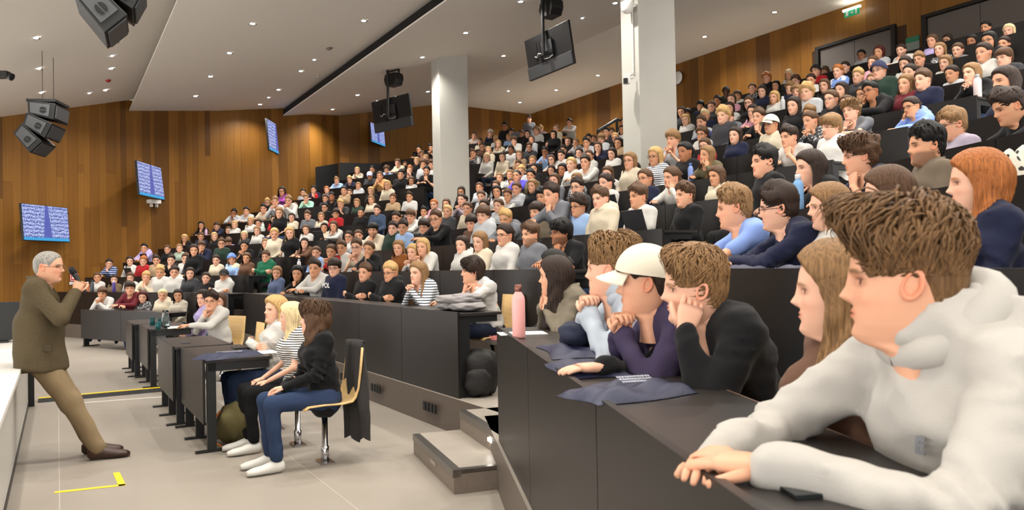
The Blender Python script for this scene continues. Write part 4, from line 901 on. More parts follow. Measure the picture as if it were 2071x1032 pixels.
PEOPLE = """204,580,m,n,s,wht,2,L0
261,568,m,d,s,mar,4,L0
286,587,w,m,s,pat,0,L0
326,584,b,P,h,crm,0,L0
358,584,l,d,s,cst,0,L0
195,551,p,n,s,wht,0
229,555,l,d,s,leo,0
262,550,l,n,t,wht,0
293,548,s,y,s,crm,1
321,536,s,y,s,wht,0
350,537,s,d,h,wht,0
382,540,l,d,s,chr,0
414,550,p,d,t,blk,0
451,543,C,k,h,wht,3,L1
218,523,p,d,s,nst,1
261,518,l,d,s,wht,0
288,517,s,r,s,red,0
315,515,s,d,s,tan,0
344,514,s,d,s,blk,1
374,511,s,n,s,wht,0
385,515,x,d,s,blk,0
436,515,p,d,s,crm,0
468,511,B,y,s,sky,0,L2,bl
497,510,l,n,s,brn,0,L2
537,506,s,n,h,grn,3,L2
290,492,b,k,h,lav,4,L3
338,495,p,n,s,blk,0
362,493,p,h,j,sge,0
391,493,l,d,s,blk,0
407,486,m,n,s,nvy,2
447,481,s,n,j,dgn,0,,G
462,482,m,n,s,lav,4
493,486,s,k,t,blk,2
536,482,l,h,t,blk,0
573,484,p,y,s,wht,0
373,473,l,y,s,blk,1,,S
405,469,p,n,s,nvy,0
433,469,l,y,t,blk,0
461,467,l,n,s,brn,0
493,466,l,P,s,chr,0
520,457,l,h,s,wht,0
554,460,p,y,s,crm,0
586,458,l,y,t,blk,0
619,454,l,n,s,wht,0
615,480,l,d,j,brn,4,L3
638,497,p,n,s,blu,0,M2
407,447,l,k,s,blk,1
438,448,p,d,s,nvy,4
474,446,l,y,s,wht,0
506,438,l,y,s,wht,0
523,442,p,d,s,lgy,0
554,435,l,d,t,red,0
590,430,l,d,s,crm,0
650,429,l,h,s,crm,0
471,421,s,k,s,lgy,5
498,418,s,k,s,lgy,4
533,412,s,k,t,crm,4
565,418,l,h,t,blk,0
597,412,w,h,t,blu,0
623,425,s,n,t,gry,0
541,400,s,y,s,blk,0,,G
557,397,s,h,s,lgy,2
584,394,s,h,s,wht,2
620,392,s,h,s,mnt,2
571,376,w,d,s,pur,4,L7,G
614,381,s,d,t,lgy,0
635,375,s,k,t,nvy,1
662,376,l,r,s,gry,0
659,393,s,n,s,chr,0
672,388,s,k,t,blk,4
657,410,s,k,j,blk,0,,G
690,402,s,y,t,chr,1
679,421,m,d,j,red,0,,G
709,387,l,n,s,crm,2
723,401,l,h,s,dgn,0
730,421,x,k,t,blk,0,,b
682,357,s,h,s,blu,4
709,355,s,y,j,nvy,4
697,376,p,k,t,tan,0
726,368,l,h,h,lgy,0
724,337,l,y,s,crm,1
750,346,C,k,t,chr,0,,cw
755,334,s,k,s,blk,0,,G
752,377,l,y,s,blk,0
770,346,p,n,s,ora,2
784,333,c,n,t,blu,4
807,320,p,n,s,crm,4
812,342,s,k,s,blk,0
821,327,p,n,s,chr,0
829,334,s,r,t,blk,5
846,317,l,y,s,blk,0
850,294,s,k,t,blk,4
857,304,p,n,s,blk,2
864,312,p,y,s,crm,0
859,321,c,n,s,lgy,0
864,335,s,k,t,blk,1,,b
875,290,s,k,t,blk,2
876,322,c,n,s,wht,0
833,356,w,n,t,wht,0,L8
767,363,p,y,s,pnk,0
785,364,l,y,s,crm,0
791,378,s,n,s,chr,1
752,394,l,h,s,crm,0
795,391,s,n,t,tan,0,L6
829,387,s,d,t,wht,0,L6
763,414,s,d,j,dnm,0,,b
801,427,s,d,s,chr,0
831,422,m,n,j,wht,4
857,417,s,k,t,wht,0
879,402,p,r,s,pnk,0,M5,G
883,423,s,n,s,blk,4,M3,G
858,441,m,d,j,blk,0
868,441,s,n,s,nvy,0,,G
815,443,s,d,j,blu,0,M3
794,447,s,d,h,dgn,0,M3
753,450,m,k,j,crm,1,M3,b
675,446,l,n,s,wht,1
655,450,l,k,s,crm,0
704,466,p,d,s,wht,0,M3,G
725,464,p,n,s,lgy,0,M3
690,484,s,n,j,wht,0,M2
721,481,s,n,t,crm,2,M2,G
743,487,p,n,s,vst,5,M2
668,493,p,n,t,red,2,M2
806,484,l,h,j,rst,0,M2
834,492,l,y,s,wht,2,M2
855,480,l,y,s,wht,2,M2
557,537,l,h,s,slt,0,M1
599,535,w,k,s,blk,1,M1
634,522,s,d,j,wht,4,M1
674,521,m,d,s,nvy,0,M1,GL
735,531,s,n,j,blk,3,M1
789,529,s,y,h,blk,3,M1,G
845,527,l,h,s,wst,2,M1
935,476,l,d,h,wht,0,M2
971,466,l,h,s,crm,0,M2
1021,451,p,d,s,wht,0,M2,G
1073,448,s,n,t,gry,0,M2,b
1135,441,m,k,t,blk,1,M2,Gb
903,401,l,n,s,crm,0
905,414,p,y,s,chr,0
934,376,l,d,s,blk,0,,G
934,391,p,d,s,pla,2
945,407,p,n,s,crm,0
955,433,m,d,s,brn,0,M3
977,414,m,n,h,lgy,0,M3
975,384,p,n,t,lgy,0
980,402,p,d,s,nvy,0
1007,374,l,k,s,wht,0
1009,401,p,n,s,wst,0
1029,381,s,n,s,wht,4
1024,420,s,y,h,gry,4,M3
1047,367,p,n,s,wst,0
971,368,p,n,s,lgy,0
1013,349,l,h,s,wht,0
1005,364,l,n,s,gry,0
1033,342,l,h,s,lgy,0
1037,359,p,n,s,crm,0
1048,343,x,k,t,vio,4
1056,333,s,y,s,lgy,0
1051,323,s,n,s,crm,1,,G
1075,341,s,k,j,olv,0
1079,361,l,h,s,blk,0
1118,368,s,d,j,gry,1
1099,377,c,k,s,blk,0
1118,333,l,d,s,blk,0
1083,329,l,k,s,blk,0
1080,314,p,h,s,blk,1
1119,312,l,n,s,wht,1,,G
1124,349,l,n,s,gry,0
962,266,s,n,t,wht,4
996,260,B,n,j,nvy,2,,bw
1025,246,s,k,t,blk,0
1038,258,m,d,s,chr,0
1057,262,s,n,t,blk,1
1071,262,l,d,s,blk,0
1089,254,c,h,t,wht,0
1098,252,s,y,j,pla,0
1124,262,H,k,s,blk,0
974,278,l,d,s,crm,0
978,288,p,n,s,brn,0,,G
1006,273,p,y,s,wht,0,,G
1011,282,l,y,s,crm,1
1033,269,p,h,s,blu,0
1043,274,m,n,j,wht,1
1037,293,s,k,s,wht,0
1079,273,l,n,s,wst,0
1074,287,s,n,j,chr,0,,G
991,295,l,y,s,crm,0
987,308,l,P,s,wht,0
960,300,s,n,s,pat,2
1019,307,l,d,s,crm,0
1054,303,l,h,t,tan,0
1106,296,s,k,j,blu,1,,G
1112,284,l,d,j,pla,0
1129,251,p,h,s,crm,0
1156,239,s,k,j,wht,4,L13
1152,276,l,n,s,blk,0
1167,279,p,h,s,lgy,5
1190,277,s,k,j,lgy,1
1205,272,p,n,s,blk,0
1195,270,s,k,s,chr,0
1220,268,m,h,s,lgy,0
1231,256,s,k,s,chr,1
1242,258,s,n,s,chr,0
1249,267,p,y,s,blk,0,,G
1263,252,l,k,s,lgy,0
1267,238,s,n,s,wht,0
1254,276,l,d,s,tan,0
1214,285,l,n,s,nvy,1
1242,297,l,d,s,wht,0
1143,292,s,d,s,blk,0
1139,302,s,d,j,wht,0
1175,298,p,d,s,lgy,0
1195,302,p,n,s,wht,0
1187,312,s,d,j,wht,4
1158,317,p,y,s,wht,0
1277,306,l,h,s,crm,0,M5,G
1140,329,l,k,s,blk,0
1165,330,s,m,s,chr,0,,G
1168,348,p,h,s,pat,0
1169,358,s,d,j,chr,0,,G
1233,334,l,n,s,wht,0
1228,349,p,d,s,wht,0
1286,327,p,d,s,crm,5
1305,308,s,d,s,nvy,1
1308,340,p,n,s,nvy,0,,G
1218,375,s,n,h,crm,0,M3
1172,390,c,d,t,blu,0,M3,G
1294,370,s,n,t,wht,0,M3
1087,407,m,d,j,tau,0,M3,b
1366,260,m,h,t,lgy,2,M6
1424,253,c,n,t,wht,4,,G
1391,285,p,k,s,blk,0
1431,277,l,n,s,red,0,,G
1330,295,l,y,s,wst,0,,G
1371,292,s,d,t,wht,0
1432,293,l,h,s,olv,5,M5
1492,255,l,d,s,nvy,0,M6
1454,333,l,n,s,crm,0,M4
1361,335,p,n,s,wht,5,M4
1388,367,s,n,j,blk,0,M3
1550,291,s,k,j,blk,0,R3
1385,214,l,d,s,chr,0
1396,218,m,k,s,blk,0
1422,202,m,k,s,nvy,0
1433,219,s,P,s,nvy,0
1445,203,s,n,s,chr,0
1457,192,s,k,j,wht,2
1475,173,B,k,j,dgn,1,,bk
1499,181,m,n,t,wht,0
1486,188,l,n,s,pnk,0
1529,167,p,n,j,pat,0
1549,171,l,d,s,nvy,0
1559,143,c,r,j,blk,0
1577,161,l,k,s,blk,0
1573,182,l,y,s,wht,0
1521,194,l,n,s,blk,0,,G
1483,204,l,d,s,wht,0
1529,209,l,d,s,pnk,1
1540,217,s,n,t,blk,1,M7
1566,229,C,d,j,crm,0,M6,ccG
1468,212,c,y,s,chr,0
1480,222,s,n,j,gry,2
1393,229,l,y,s,wht,0
1424,232,s,n,t,lgy,0
1613,193,l,d,s,blk,0,M7
1603,251,s,d,t,wht,1,M5
1604,138,l,P,s,wht,0
1618,149,c,n,s,wht,0
1605,163,c,h,s,nvy,0
1620,168,c,h,s,chr,0
1634,174,p,y,s,crm,0
1640,164,c,y,s,lgy,0
1649,147,p,d,s,wht,0
1659,128,B,n,s,red,0,,bk
1676,132,c,n,s,red,0
1676,157,l,n,s,blk,0
1704,128,p,r,j,bpt,0
1720,122,p,d,s,blk,0
1743,136,s,y,j,chr,0
1711,163,l,d,s,blk,0
1689,180,p,n,s,blk,0,M7,G
1753,98,p,k,h,lgy,0
1775,111,p,n,s,pnk,0
1788,90,l,m,s,lgy,0
1789,119,B,n,s,dgn,0,,bnG
1772,146,l,h,s,brn,0
1773,160,s,k,h,blk,5,M7,G
1751,174,p,n,s,chr,0,,G
1719,191,p,n,s,blk,0
1729,197,c,h,t,gry,1,M6
1648,222,p,n,j,pat,2,M6
1646,210,s,h,s,gry,0
1688,228,m,h,j,wjk,0,M5
1834,86,b,d,s,wht,1,,b
1841,111,l,d,s,wht,0
1849,127,p,d,s,blk,0
1871,102,s,h,s,blk,4
1898,66,l,n,s,lav,0
1928,66,l,d,s,blk,0,,G
1913,83,l,h,s,pat,0
1922,109,l,h,s,wht,0
1948,84,p,n,t,gry,0
1978,67,l,k,s,blu,1
2006,40,p,k,s,blk,0
2014,60,l,k,s,blk,0,,G
2054,45,l,P,s,mnt,0
2042,71,p,d,s,mnt,0
2002,83,p,d,s,wht,0
2044,93,m,n,s,chr,0
1841,147,l,h,s,mar,0
1877,137,s,n,s,nvy,0,M7
1937,129,p,d,s,lgy,0
1976,124,l,h,j,blk,2,M7
2045,130,l,d,s,nvy,0,R5
2059,169,s,d,j,blk,4,R4
1855,192,p,d,h,blh,5,M6,G
1939,214,s,h,t,lvd,0,R4,G
1645,300,l,d,s,blk,1,R3
1747,264,c,n,t,nvy,1,R3
1880,246,s,k,j,tau,0,R3,b
1490,371,s,h,t,blh,4,R2
1580,366,s,d,s,nvy,4,R2,G
1682,366,l,h,s,wht,0,R2
1806,330,l,n,s,wht,0,R2
1985,297,l,r,s,nvy,0,R2"""
def wrap(a): return (a + math.pi) % (2 * math.pi) - math.pi
def facing(v): return math.atan2(v[0], -v[1])     # yaw that turns -y to v
def pxof(p): return 1035 + FPX * p[0] / p[1]
def costs(px, py, ov):
    out = []
    for b in 'MLR':
        for k in range(0, KMAX[b] + 1):
            if ov and (b != ov[0] or k != int(ov[1:])): continue
            if k == 0 and not ov: continue
            pen = 0; n, n0, d = BLK[b]
            if b == 'M':
                pen += max(0, pxof(endM_l(k)) - 5 - px) / 25 + max(0, px - pxof(endM_r(k)) - 20) / 25
            elif b == 'L': pen += max(0, px - pxof(endL(k)) - 20) / 25
            else: pen += max(0, pxof(endR(k)) - 5 - px) / 25
            t = (px - 1035) / FPX; Y = (n0 + (k - 1) + .6) / (n[0] * t + n[1]); z = CAMH + (hor(px) - py) / FPX * Y; c = abs(z - fl_z(b, k) - (1.25 if b == 'L' else 1.27)) + .12 * pen
            out.append((c, b, k, np.array([t * Y, Y])))
    return sorted(out, key=lambda r: r[0])
plist = []; rows_ = []
for ln in PEOPLE.split('\n'):
    q = ln.split(','); q += [''] * (9 - len(q)); px, py = float(q[0]), float(q[1]); rows_.append((px, py, q, costs(px, py, q[7])))
taken = {}
for px, py, q, cs in sorted(rows_, key=lambda r: (not r[2][7], r[3][0][0])):   # nobody sits in a seat that is taken
    best = None
    for c, b, k, p in cs[:4]:
        near = min([np.linalg.norm(p - o) for o in taken.get((b, k), [])] or [9]); cc = c + max(0, .50 - near) * 2.2
        if best is None or cc < best[0]: best = (cc, b, k, p)
    _, b, k, p = best; taken.setdefault((b, k), []).append(p); plist.append([b, k, px, py] + q[2:7] + [q[8]])
GN = {'t': 't-shirt', 's': 'sweater', 'h': 'hoodie', 'j': 'jacket'}; PN = {0: '', 1: 'chin on fist', 2: 'hands clasped', 3: 'arms crossed', 4: 'arms on desk', 5: 'cheek in palm'}
CN = ['first', 'second', 'third', 'fourth', 'fifth', 'sixth', 'seventh', 'eighth', 'ninth', 'tenth', 'eleventh', 'twelfth', 'thirteenth', 'fourteenth', 'fifteenth', 'sixteenth', 'seventeenth', 'eighteenth', 'nineteenth', 'twentieth', 'twenty-first', 'twenty-second', 'twenty-third', 'twenty-fourth', 'twenty-fifth', 'twenty-sixth', 'twenty-seventh', 'twenty-eighth', 'twenty-ninth', 'thirtieth']
plist.sort(key=lambda r: (r[0], r[1], r[2])); cnt = {}
for i, (b, k, px, py, hair, hcol, top, tcol, pose, fl_) in enumerate(plist):
    rnd = random.Random(i * 7 + int(px)); pose = int(pose); fem = hair in 'lpwbH' or 'F' in fl_
    if hair == 'b' and b == 'M' and 'b' in fl_: fem = False
    if hair == 'B' and 'bl' in fl_: fem = True
    n, n0, d = BLK[b]; t = (px - 1035) / FPX; fwd = {0: .05, 1: .22, 2: .24, 3: .0, 4: .19, 5: .23}[pose]
    off = .66 - fwd; Y = (n0 + (k - 1) + off) / (n[0] * t + n[1]); hx = np.array([t * Y, Y]); ztop = CAMH + (hor(px) - py) / FPX * Y; fz = fl_z(b, k)
    fy = facing(-n); sy = facing(SPK - hx); dl = wrap(sy - fy); yaw = fy + .4 * dl + rnd.uniform(-.08, .08); hy = wrap(sy - yaw) * .95 + rnd.uniform(-.12, .12); hy = max(-.85, min(.85, hy))
    lod = 2 if Y < 4.6 else 1 if Y < 9.5 else 0; side = rnd.choice((1, -1)) if abs(hy) < .25 else (1 if hy > 0 else -1)
    k_ = _sc.setdefault((pose, side if pose in (1, 5) else 0, fem, lod, None, 0), seated(pose, side, fem)); hc = k_.head
    crown = hc[2] + .128 + {'s': .03, 'm': .03, 'c': .045, 'C': .03, 'B': .03, 'x': .006, 'b': .02, 'w': .03}.get(hair, .018); want = ztop - fz; sc_ = max(.93, min(1.09, want / crown)); dz = max(-.2, min(.3, want - sc_ * crown))
    ho = np.array([math.cos(yaw) * hc[0] - math.sin(yaw) * hc[1], math.sin(yaw) * hc[0] + math.cos(yaw) * hc[1]]) * sc_; xy = hx - ho
    tone = 4 if (hair == 'B' and 'bk' in fl_ and px < 1500) else rnd.choice((0, 0, 1, 1, 2)) if hcol not in 'k' else rnd.choice((1, 2, 2, 3))
    capk = 'bk' if hair == 'C' else None
    for kk in CAPM:
        if hair in 'CB' and kk in fl_: capk = kk
    o = person(xy, fz, yaw, hy, rnd.uniform(-.04, .14) + (.25 if pose == 4 and rnd.random() < .25 else 0), rnd.uniform(-.07, .07) + (side * .16 if pose == 5 else 0), pose, side, fem, top, tcol, hair, hcol, tone, lod, sc_, dz,
               beard=.6 if 'b' in fl_ and hair not in 'BC' else 0., glasses=(M_glass if 'G' in fl_ else None), cap=capk, seed=i, trou=rnd.choice((0, 1, 2)))
    if 'L' in fl_: POLO = o
    cnt[b, k] = cnt.get((b, k), 0) + 1
    g_ = GN[top] if not (top == 'j' and tcol in ('wht', 'blu', 'lgy', 'crm')) else 'shirt'
    base = 'person in %s %s' % (TOPC[tcol][1], g_); pz = PN[pose]; tail = '%s from left, %s row, %s block' % (CN[cnt[b, k] - 1], ORD[k], BNAME[b])
    lab = ', '.join(x for x in (base, pz, tail) if x)
    if hair in 'CB': lab = '%s and %s, %s' % (base, 'cap' if hair == 'C' else 'knit hat', tail)
    if hair == 'H': lab = base + ' and headscarf, ' + tail
    tag(o, lab, 'person', 'seated listeners of the lecture')
# ================================================================ people seen close or whole
def arm_to(k, s, wr, pole, hdir, hn, curl, L=None):
    L1, L2 = L or ((.265, .235) if k.fem else (.29, .255)); k.el[s], k.wr[s] = ik(k.sh[s], wr, L1, L2, pole); k.hd[s] = (unit(hdir), unit(hn)); k.curl[s] = curl
def place(px, ytop, n_off, sk, block='R', k=1, lod=2, yawoff=0.0, gaze=None, hp=0., hr=0., fz=None, hairtop=.03, sc=None, maxh=.9, **kw):
    """set a person in a row so that the head stands at the given bearing"""
    n, n0, d = BLK[block]; t = (px - 1035) / FPX; Y = (n0 + (k - 1) + n_off) / (n[0] * t + n[1]); hx = np.array([t * Y, Y]); fz = fl_z(block, k) if fz is None else fz
    ztop = CAMH + (hor(px) - ytop) / FPX * Y; yaw = facing(-n) + yawoff; g = facing((SPK if gaze is None else np.array(gaze)) - hx); hy = max(-maxh, min(maxh, wrap(g - yaw)))
    crown = sk.head[2] + .128 + hairtop; want = ztop - fz; s = sc or max(.93, min(1.1, want / crown)); dz = want - s * crown; hc = sk.head
    xy = hx - np.array([math.cos(yaw) * hc[0] - math.sin(yaw) * hc[1], math.sin(yaw) * hc[0] + math.cos(yaw) * hc[1]]) * s
    o = person(xy, fz, yaw, hy, hp, hr, sk=sk, lod=lod, scale=s, dz=dz, fem=sk.fem, **kw); return o
def custom_hair(style, seed, fem, thick, ln, wid, curl, n=700, sweep=(0, 0, 0), base='f', flow=1.0, qmax=9.):
    V, F_ = hairmesh(base, 2 if base == 'f' else 1, seed, fem); n1 = len(V); V2, F2 = locks(n, style, seed + 5, fem, thick, ln, wid, curl, sweep=sweep, flow=flow, qmax=qmax); return mkmesh('hair', np.concatenate([V, V2]), F_ + [tuple(i + n1 for i in f) for f in F2], [HM['d']])
TM['ofw'] = mat('cloth heavy white fleece', (176, 172, 166), .92, bump=.1, bs=(300, 300, 300), spec=.15, sheen=.1)
TM['prp'] = mat('cloth dusky purple', (58, 50, 74), .88, bump=.12, bs=(420, 420, 420), spec=.2)
TM['bgr'] = mat('cloth pale blue grey', (168, 176, 186), .88, bump=.12, bs=(420, 420, 420), spec=.2)
TM['blz'] = mat('cloth olive blazer', (112, 104, 90), .8, bump=.15, bs=(300, 300, 300), spec=.2)
# man in the white hoodie, nearest of all
k = seated(4, 1, False, lean=.20)
arm_to(k, 1, (.085, -.47, .785), (.75, .1, -.5), (-.72, -.70, .0), (0, .05, -1), .16, (.31, .28)); arm_to(k, -1, (-.09, -.49, .775), (-.8, .2, -.35), (.80, -.60, .0), (0, .05, -1), .16, (.31, .28))
hm = custom_hair('s', 3, False, .050, .075, .0036, .0025, 2000, (-.15, -.45, .1), qmax=1.08)
o = place(1832, 384, .43, k, sc=1.04, gaze=(-6, 5.0), hairtop=.05, top='h', tcol='ofw', hair='s', hcol='v', tone=1, hairmesh_=hm, legs=2, trou=1)
tag(o, 'person in white hoodie with hands folded on the desk, nearest to the camera', 'person', 'listeners in the nearest row')
HOODIE = o
# girl half hidden behind him
k = seated(0, 1, True)
o = place(1693, 478, .56, k, sc=1.0, gaze=(-6, 5.5), hairtop=.02, top='s', tcol='brn', hair='l', hcol='h', tone=0, seed=2, trou=2)
tag(o, 'person with long loose hair half hidden behind the white hoodie', 'person', 'listeners in the nearest row')
# man in the black sweater, cheek in his palm
k = seated(5, 1, False, lean=.34); arm_to(k, -1, (-.14, -.53, .80), (-.7, .2, -.4), (.15, -1, .02), (0, 0, -1), .14, (.31, .28))
arm_to(k, 1, (.085, k.head[1] - .075, k.head[2] - .15), (.25, -.55, -1), (-.1, .35, 1), (-1, .15, 0), .30)
hm = custom_hair('s', 8, False, .030, .065, .0034, .0015, 2200, (-.1, -.35, .1))
o = place(1408, 484, .44, k, sc=1.04, gaze=(-6, 3.6), hairtop=.035, hr=.10, hp=.06, top='s', tcol='blk', hair='s', hcol='h', tone=0, hairmesh_=hm, trou=0, legs=1)
tag(o, 'person in black sweater, cheek in palm, one hand on a navy bag', 'person', 'listeners in the nearest row')
BLACKS = o
# man with the cream cap, hands clasped before his mouth
k = seated(2, 1, False, lean=.33)
o = place(1306, 488, .36, k, sc=1.02, gaze=(-6, 4.6), hairtop=.035, top='s', tcol='prp', hair='C', hcol='d', cap='cc', tone=1, seed=1, trou=2, hp=.03)
tag(o, 'person in cream cap and dusky purple sweater, hands clasped before the mouth', 'person', 'listeners in the nearest row')
k = seated(2, -1, False, lean=.30); hm = custom_hair('s', 21, False, .042, .06, .0034, .0015, 1800, (-.1, .2, .25), qmax=1.0)
o = place(1232, 468, .36, k, sc=1.05, gaze=(-6, 6.5), hairtop=.045, top='h', tcol='bgr', hair='s', hcol='h', tone=0, hairmesh_=hm, trou=1)
tag(o, 'person in pale blue-grey hoodie, fingers clasped under the chin', 'person', 'listeners in the nearest row')
k = seated(1, 1, True, lean=.32); arm_to(k, -1, (-.03, k.head[1] - .09, k.head[2] - .20), (-.6, -.3, -1), (.3, .1, 1), (.2, 1, 0), 1.4)
o = place(1122, 515, .36, k, sc=1.0, gaze=(-6, 7.5), hairtop=.02, top='j', tcol='blz', hair='l', hcol='d', tone=1, seed=3, trou=0)
tag(o, 'person in olive blazer with chin on both fists beside the pink bottle', 'person', 'listeners in the nearest row')
k = seated(0, 1, True, lean=.1)
o = place(1118, 500, .52, k, sc=1.0, lod=1, gaze=(-6, 8.5), top='s', tcol='blk', hair='p', hcol='k', tone=1, seed=1, trou=0)
tag(o, 'person with tied black hair, hidden behind the person in olive blazer', 'person', 'listeners in the nearest row')
# young man in the white t-shirt at the end of the first middle row, fist at his mouth
k = seated(1, -1, False, lean=.28); hm = hair_proto('m', 2, 3, False)
o = place(955, 518, .52, k, 'M', 1, gaze=(-6, 7.0), hairtop=.03, sc=1.0, top='t', tcol='wht', hair='m', hcol='d', tone=1, hairmesh_=hm, trou=2, shoe=M_shoed)
tag(o, 'person in white t-shirt with fist at the mouth beside the grey scarf', 'person', 'seated listeners of the lecture'); WT = o
# three at the near table
def at_table(px, ytop, b, k, **kw):
    t = (px - 1035) / FPX; Y = b / (BV[0] * t + BV[1]); n0 = BLK['M'][1]
    return place(px, ytop, b - n0, k, 'M', 1, fz=0.0, **kw)
TM['bws'] = band(mat('cloth white and black fine stripes', (220, 218, 214), .88, spec=.2), (30, 30, 34), 16, .34)
k = seated(3, 1, True, lean=.0)
o = at_table(553, 598, 1.72, k, lod=2, gaze=(-3.6, 5.6), hp=-.1, hairtop=.02, top='s', tcol='wht', hair='w', hcol='y', tone=0, seed=2, trou=1, shoe=M_shoe, legs=1)
tag(o, 'person in white knit sweater with arms crossed at the near table', 'person', 'listeners at the front tables')
k = seated(0, 1, True, lean=.04)
o = at_table(588, 609, 1.68, k, lod=2, gaze=(-6, 6.4), hairtop=.02, top='t', tcol='bws', hair='l', hcol='P', tone=0, seed=1, trou=0, shoe=M_shoe, legs=1)
tag(o, 'person in striped t-shirt, middle of three at the near table', 'person', 'listeners at the front tables')
k = seated(0, 1, True, lean=.10); arm_to(k, 1, (.04, -.30, .62), (.5, .6, -.3), (-.5, -1, -.1), (0, 0, -1), .5); arm_to(k, -1, (-.03, -.31, .61), (-.5, .6, -.3), (.5, -1, -.1), (0, 0, -1), .5)
hm = custom_hair('c', 5, True, .045, .12, .0045, .009, 1500, (0, .1, -.2), 'w', 1.5)
o = at_table(632, 605, 1.66, k, lod=2, gaze=(-5, 6.3), hairtop=.03, top='s', tcol='blk', hair='w', hcol='n', tone=0, hairmesh_=hm, trou=1, shoe=M_shoe, legs=2)
tag(o, 'person in black top and blue jeans, hands in lap, nearest at the near table', 'person', 'listeners at the front tables'); CURLY = o
# far table
k = seated(1, -1, False, lean=.22)
o = at_table(424, 586, 1.72, k, lod=1, gaze=(-3.6, 5.6), hairtop=.035, top='j', tcol='wht', hair='s', hcol='d', tone=1, seed=2, glasses=M_glassl, trou=2, shoe=M_shoe, yawoff=.5)
tag(o, 'person in white shirt with fist at the mouth at the far table', 'person', 'listeners at the front tables')
k = seated(0, 1, True, lean=.04)
o = at_table(408, 583, 1.78, k, lod=1, gaze=(-3.6, 5.6), top='s', tcol='lav', hair='l', hcol='d', tone=0, seed=0, trou=0)
tag(o, 'person in lavender top behind the white shirt at the far table', 'person', 'listeners at the front tables')
o = at_table(441, 590, 2.0, k, lod=1, gaze=(-3.6, 5.6), top='s', tcol=mat('cloth teal', (24, 84, 88), .88, spec=.2), hair='l', hcol='n', tone=0, seed=1, trou=0)
tag(o, 'person in teal top with long hair at the far table', 'person', 'listeners at the front tables')

# ---------------------------------------------------------------- the speaker, perched on the edge of the white desk
k = seated(0, 1, False, lean=.06); k.belly = 1.0
up = np.array([0, 0, .395])
for a in ('hip', 'waist', 'chest', 'neck', 'head'): setattr(k, a, getattr(k, a) + up)
k.sh = {s: v + up for s, v in k.sh.items()}; k.head = k.head + np.array([0, -.03, 0])
k.el, k.wr = {}, {}
arm_to(k, -1, (-.075, -.27, k.head[2] - .21), (-.75, .1, -1), (.1, -.35, 1), (.75, -.2, .2), 1.25, (.30, .26)); arm_to(k, 1, (.30, .10, .80), (.6, .6, 0), (.2, -.3, -1), (-1, 0, 0), .5, (.30, .26))
def jacket(p):
    t = .020; d = torso_field(p, k, t, 1.0, True)
    d = smin(d, d_cone(p, k.waist, (0, -.03, .74), .128 + t, .165 + t, (1.16, 1.02, 1)), .05)
    d = np.maximum(d, .715 - p[:, 2]); d = d + .006 * np.clip(np.abs(pnoise(p * [1, 1, .6], 22., 3)) - .35, -.5, .6)
    vee = np.abs(p[:, 0]) - (p[:, 2] - (k.chest[2] - .03)) * .42; d = np.maximum(d, -np.maximum(vee, p[:, 1] - (k.neck[1] - .02)) if False else -np.maximum(np.maximum(vee, p[:, 1] + .02), (k.chest[2] - .03) - p[:, 2]))
    d = np.maximum(d, -d_cone(p, k.neck + (0, -.01, .0), k.head + (0, .0, 0), .064, .064))
    q = p - (k.neck + np.array([0, .0, .012])); d = np.minimum(d, np.hypot((np.hypot(q[:, 0], q[:, 1]) - .070) * 1.5, q[:, 2] - q[:, 1] * .45) - .018 + np.clip(-q[:, 1] - .03, 0, 1) * .5)
    return d
lo, hi = bounds(k); lo[2] = .68; lo[1] -= .04; hi[1] += .06; P, Q = field(jacket, lo, hi, .0115)
jm = mkmesh('jacket', P, [tuple(q) for q in Q.tolist()], [TM['olv']])
M_tweed = mat('olive brown tweed', (78, 68, 50), .9, var=.18, vs_=(160, 160, 160), bump=.2, bs=(300, 300, 300), spec=.15)
bh = .395
sp_xy = LB(7.02, -.14)
V, F_ = hairmesh('x', 2, 2, False); hm = mkmesh('hair', V, F_, [HM['g']])
o = person(sp_xy, 0, facing(BV) - .12, -.25, .05, 0, sk=k, lod=2, scale=1.0, dz=0, fem=False, top='j', tcol=M_tweed, topmesh=jm, hair='x', hcol='g', tone=1, hairmesh_=hm, glasses=M_glassl, legs=False)
tag(o, 'standing person in olive tweed jacket speaking into a microphone against the white desk', 'person'); SPEAKER = o
def trous(p):
    d = d_cone(p, (-.055, -.01, .86), (.055, -.01, .86), .115, .115, (1, .95, 1))
    for s, fy in ((1, -.36), (-1, -.42)):
        kn = np.array([s * .10, fy * .5 - .02, .47]); d = smin(d, d_cone(p, (s * .09, -.01, .84), kn, .105, .078), .05); d = smin(d, d_cone(p, kn, (s * .105, fy, .09), .078, .062), .04)
    return np.maximum(d + .007 * np.clip(np.abs(pnoise(p * [1, 1, .6], 30., 1)) - .3, -.5, .6), .045 - p[:, 2])
P, Q = field(trous, (-.27, -.56, .03), (.27, .2, 1.02), .0125); tr = inst('trousers', mkmesh('trousers', P, [tuple(q) for q in Q.tolist()], [mat('khaki chinos', (128, 110, 84), .85, bump=.1, bs=(300, 300, 300), spec=.2)]), o)
sh = MB(); n_ = 18
for s, fy in ((1, -.36), (-1, -.42)):
    V = []
    for y, w_, h_, zc in ((.075, .022, .028, .055), (.055, .036, .05, .055), (0, .042, .056, .058), (-.07, .046, .044, .046), (-.14, .048, .033, .036), (-.20, .040, .026, .03), (-.225, .02, .016, .024)):
        for j in range(n_):
            a = 2 * math.pi * j / n_; V.append((s * .11 + w_ * math.cos(a), fy + y, max(zc + h_ * math.sin(a), .006)))
    sh.add(V, [(i * n_ + j, (i + 1) * n_ + j, (i + 1) * n_ + (j + 1) % n_, i * n_ + (j + 1) % n_) for i in range(6) for j in range(n_)] + [tuple(range(n_)), tuple(6 * n_ + j for j in range(n_))[::-1]])
nv, nf = len(sh.v) // 2, len(sh.f) // 2
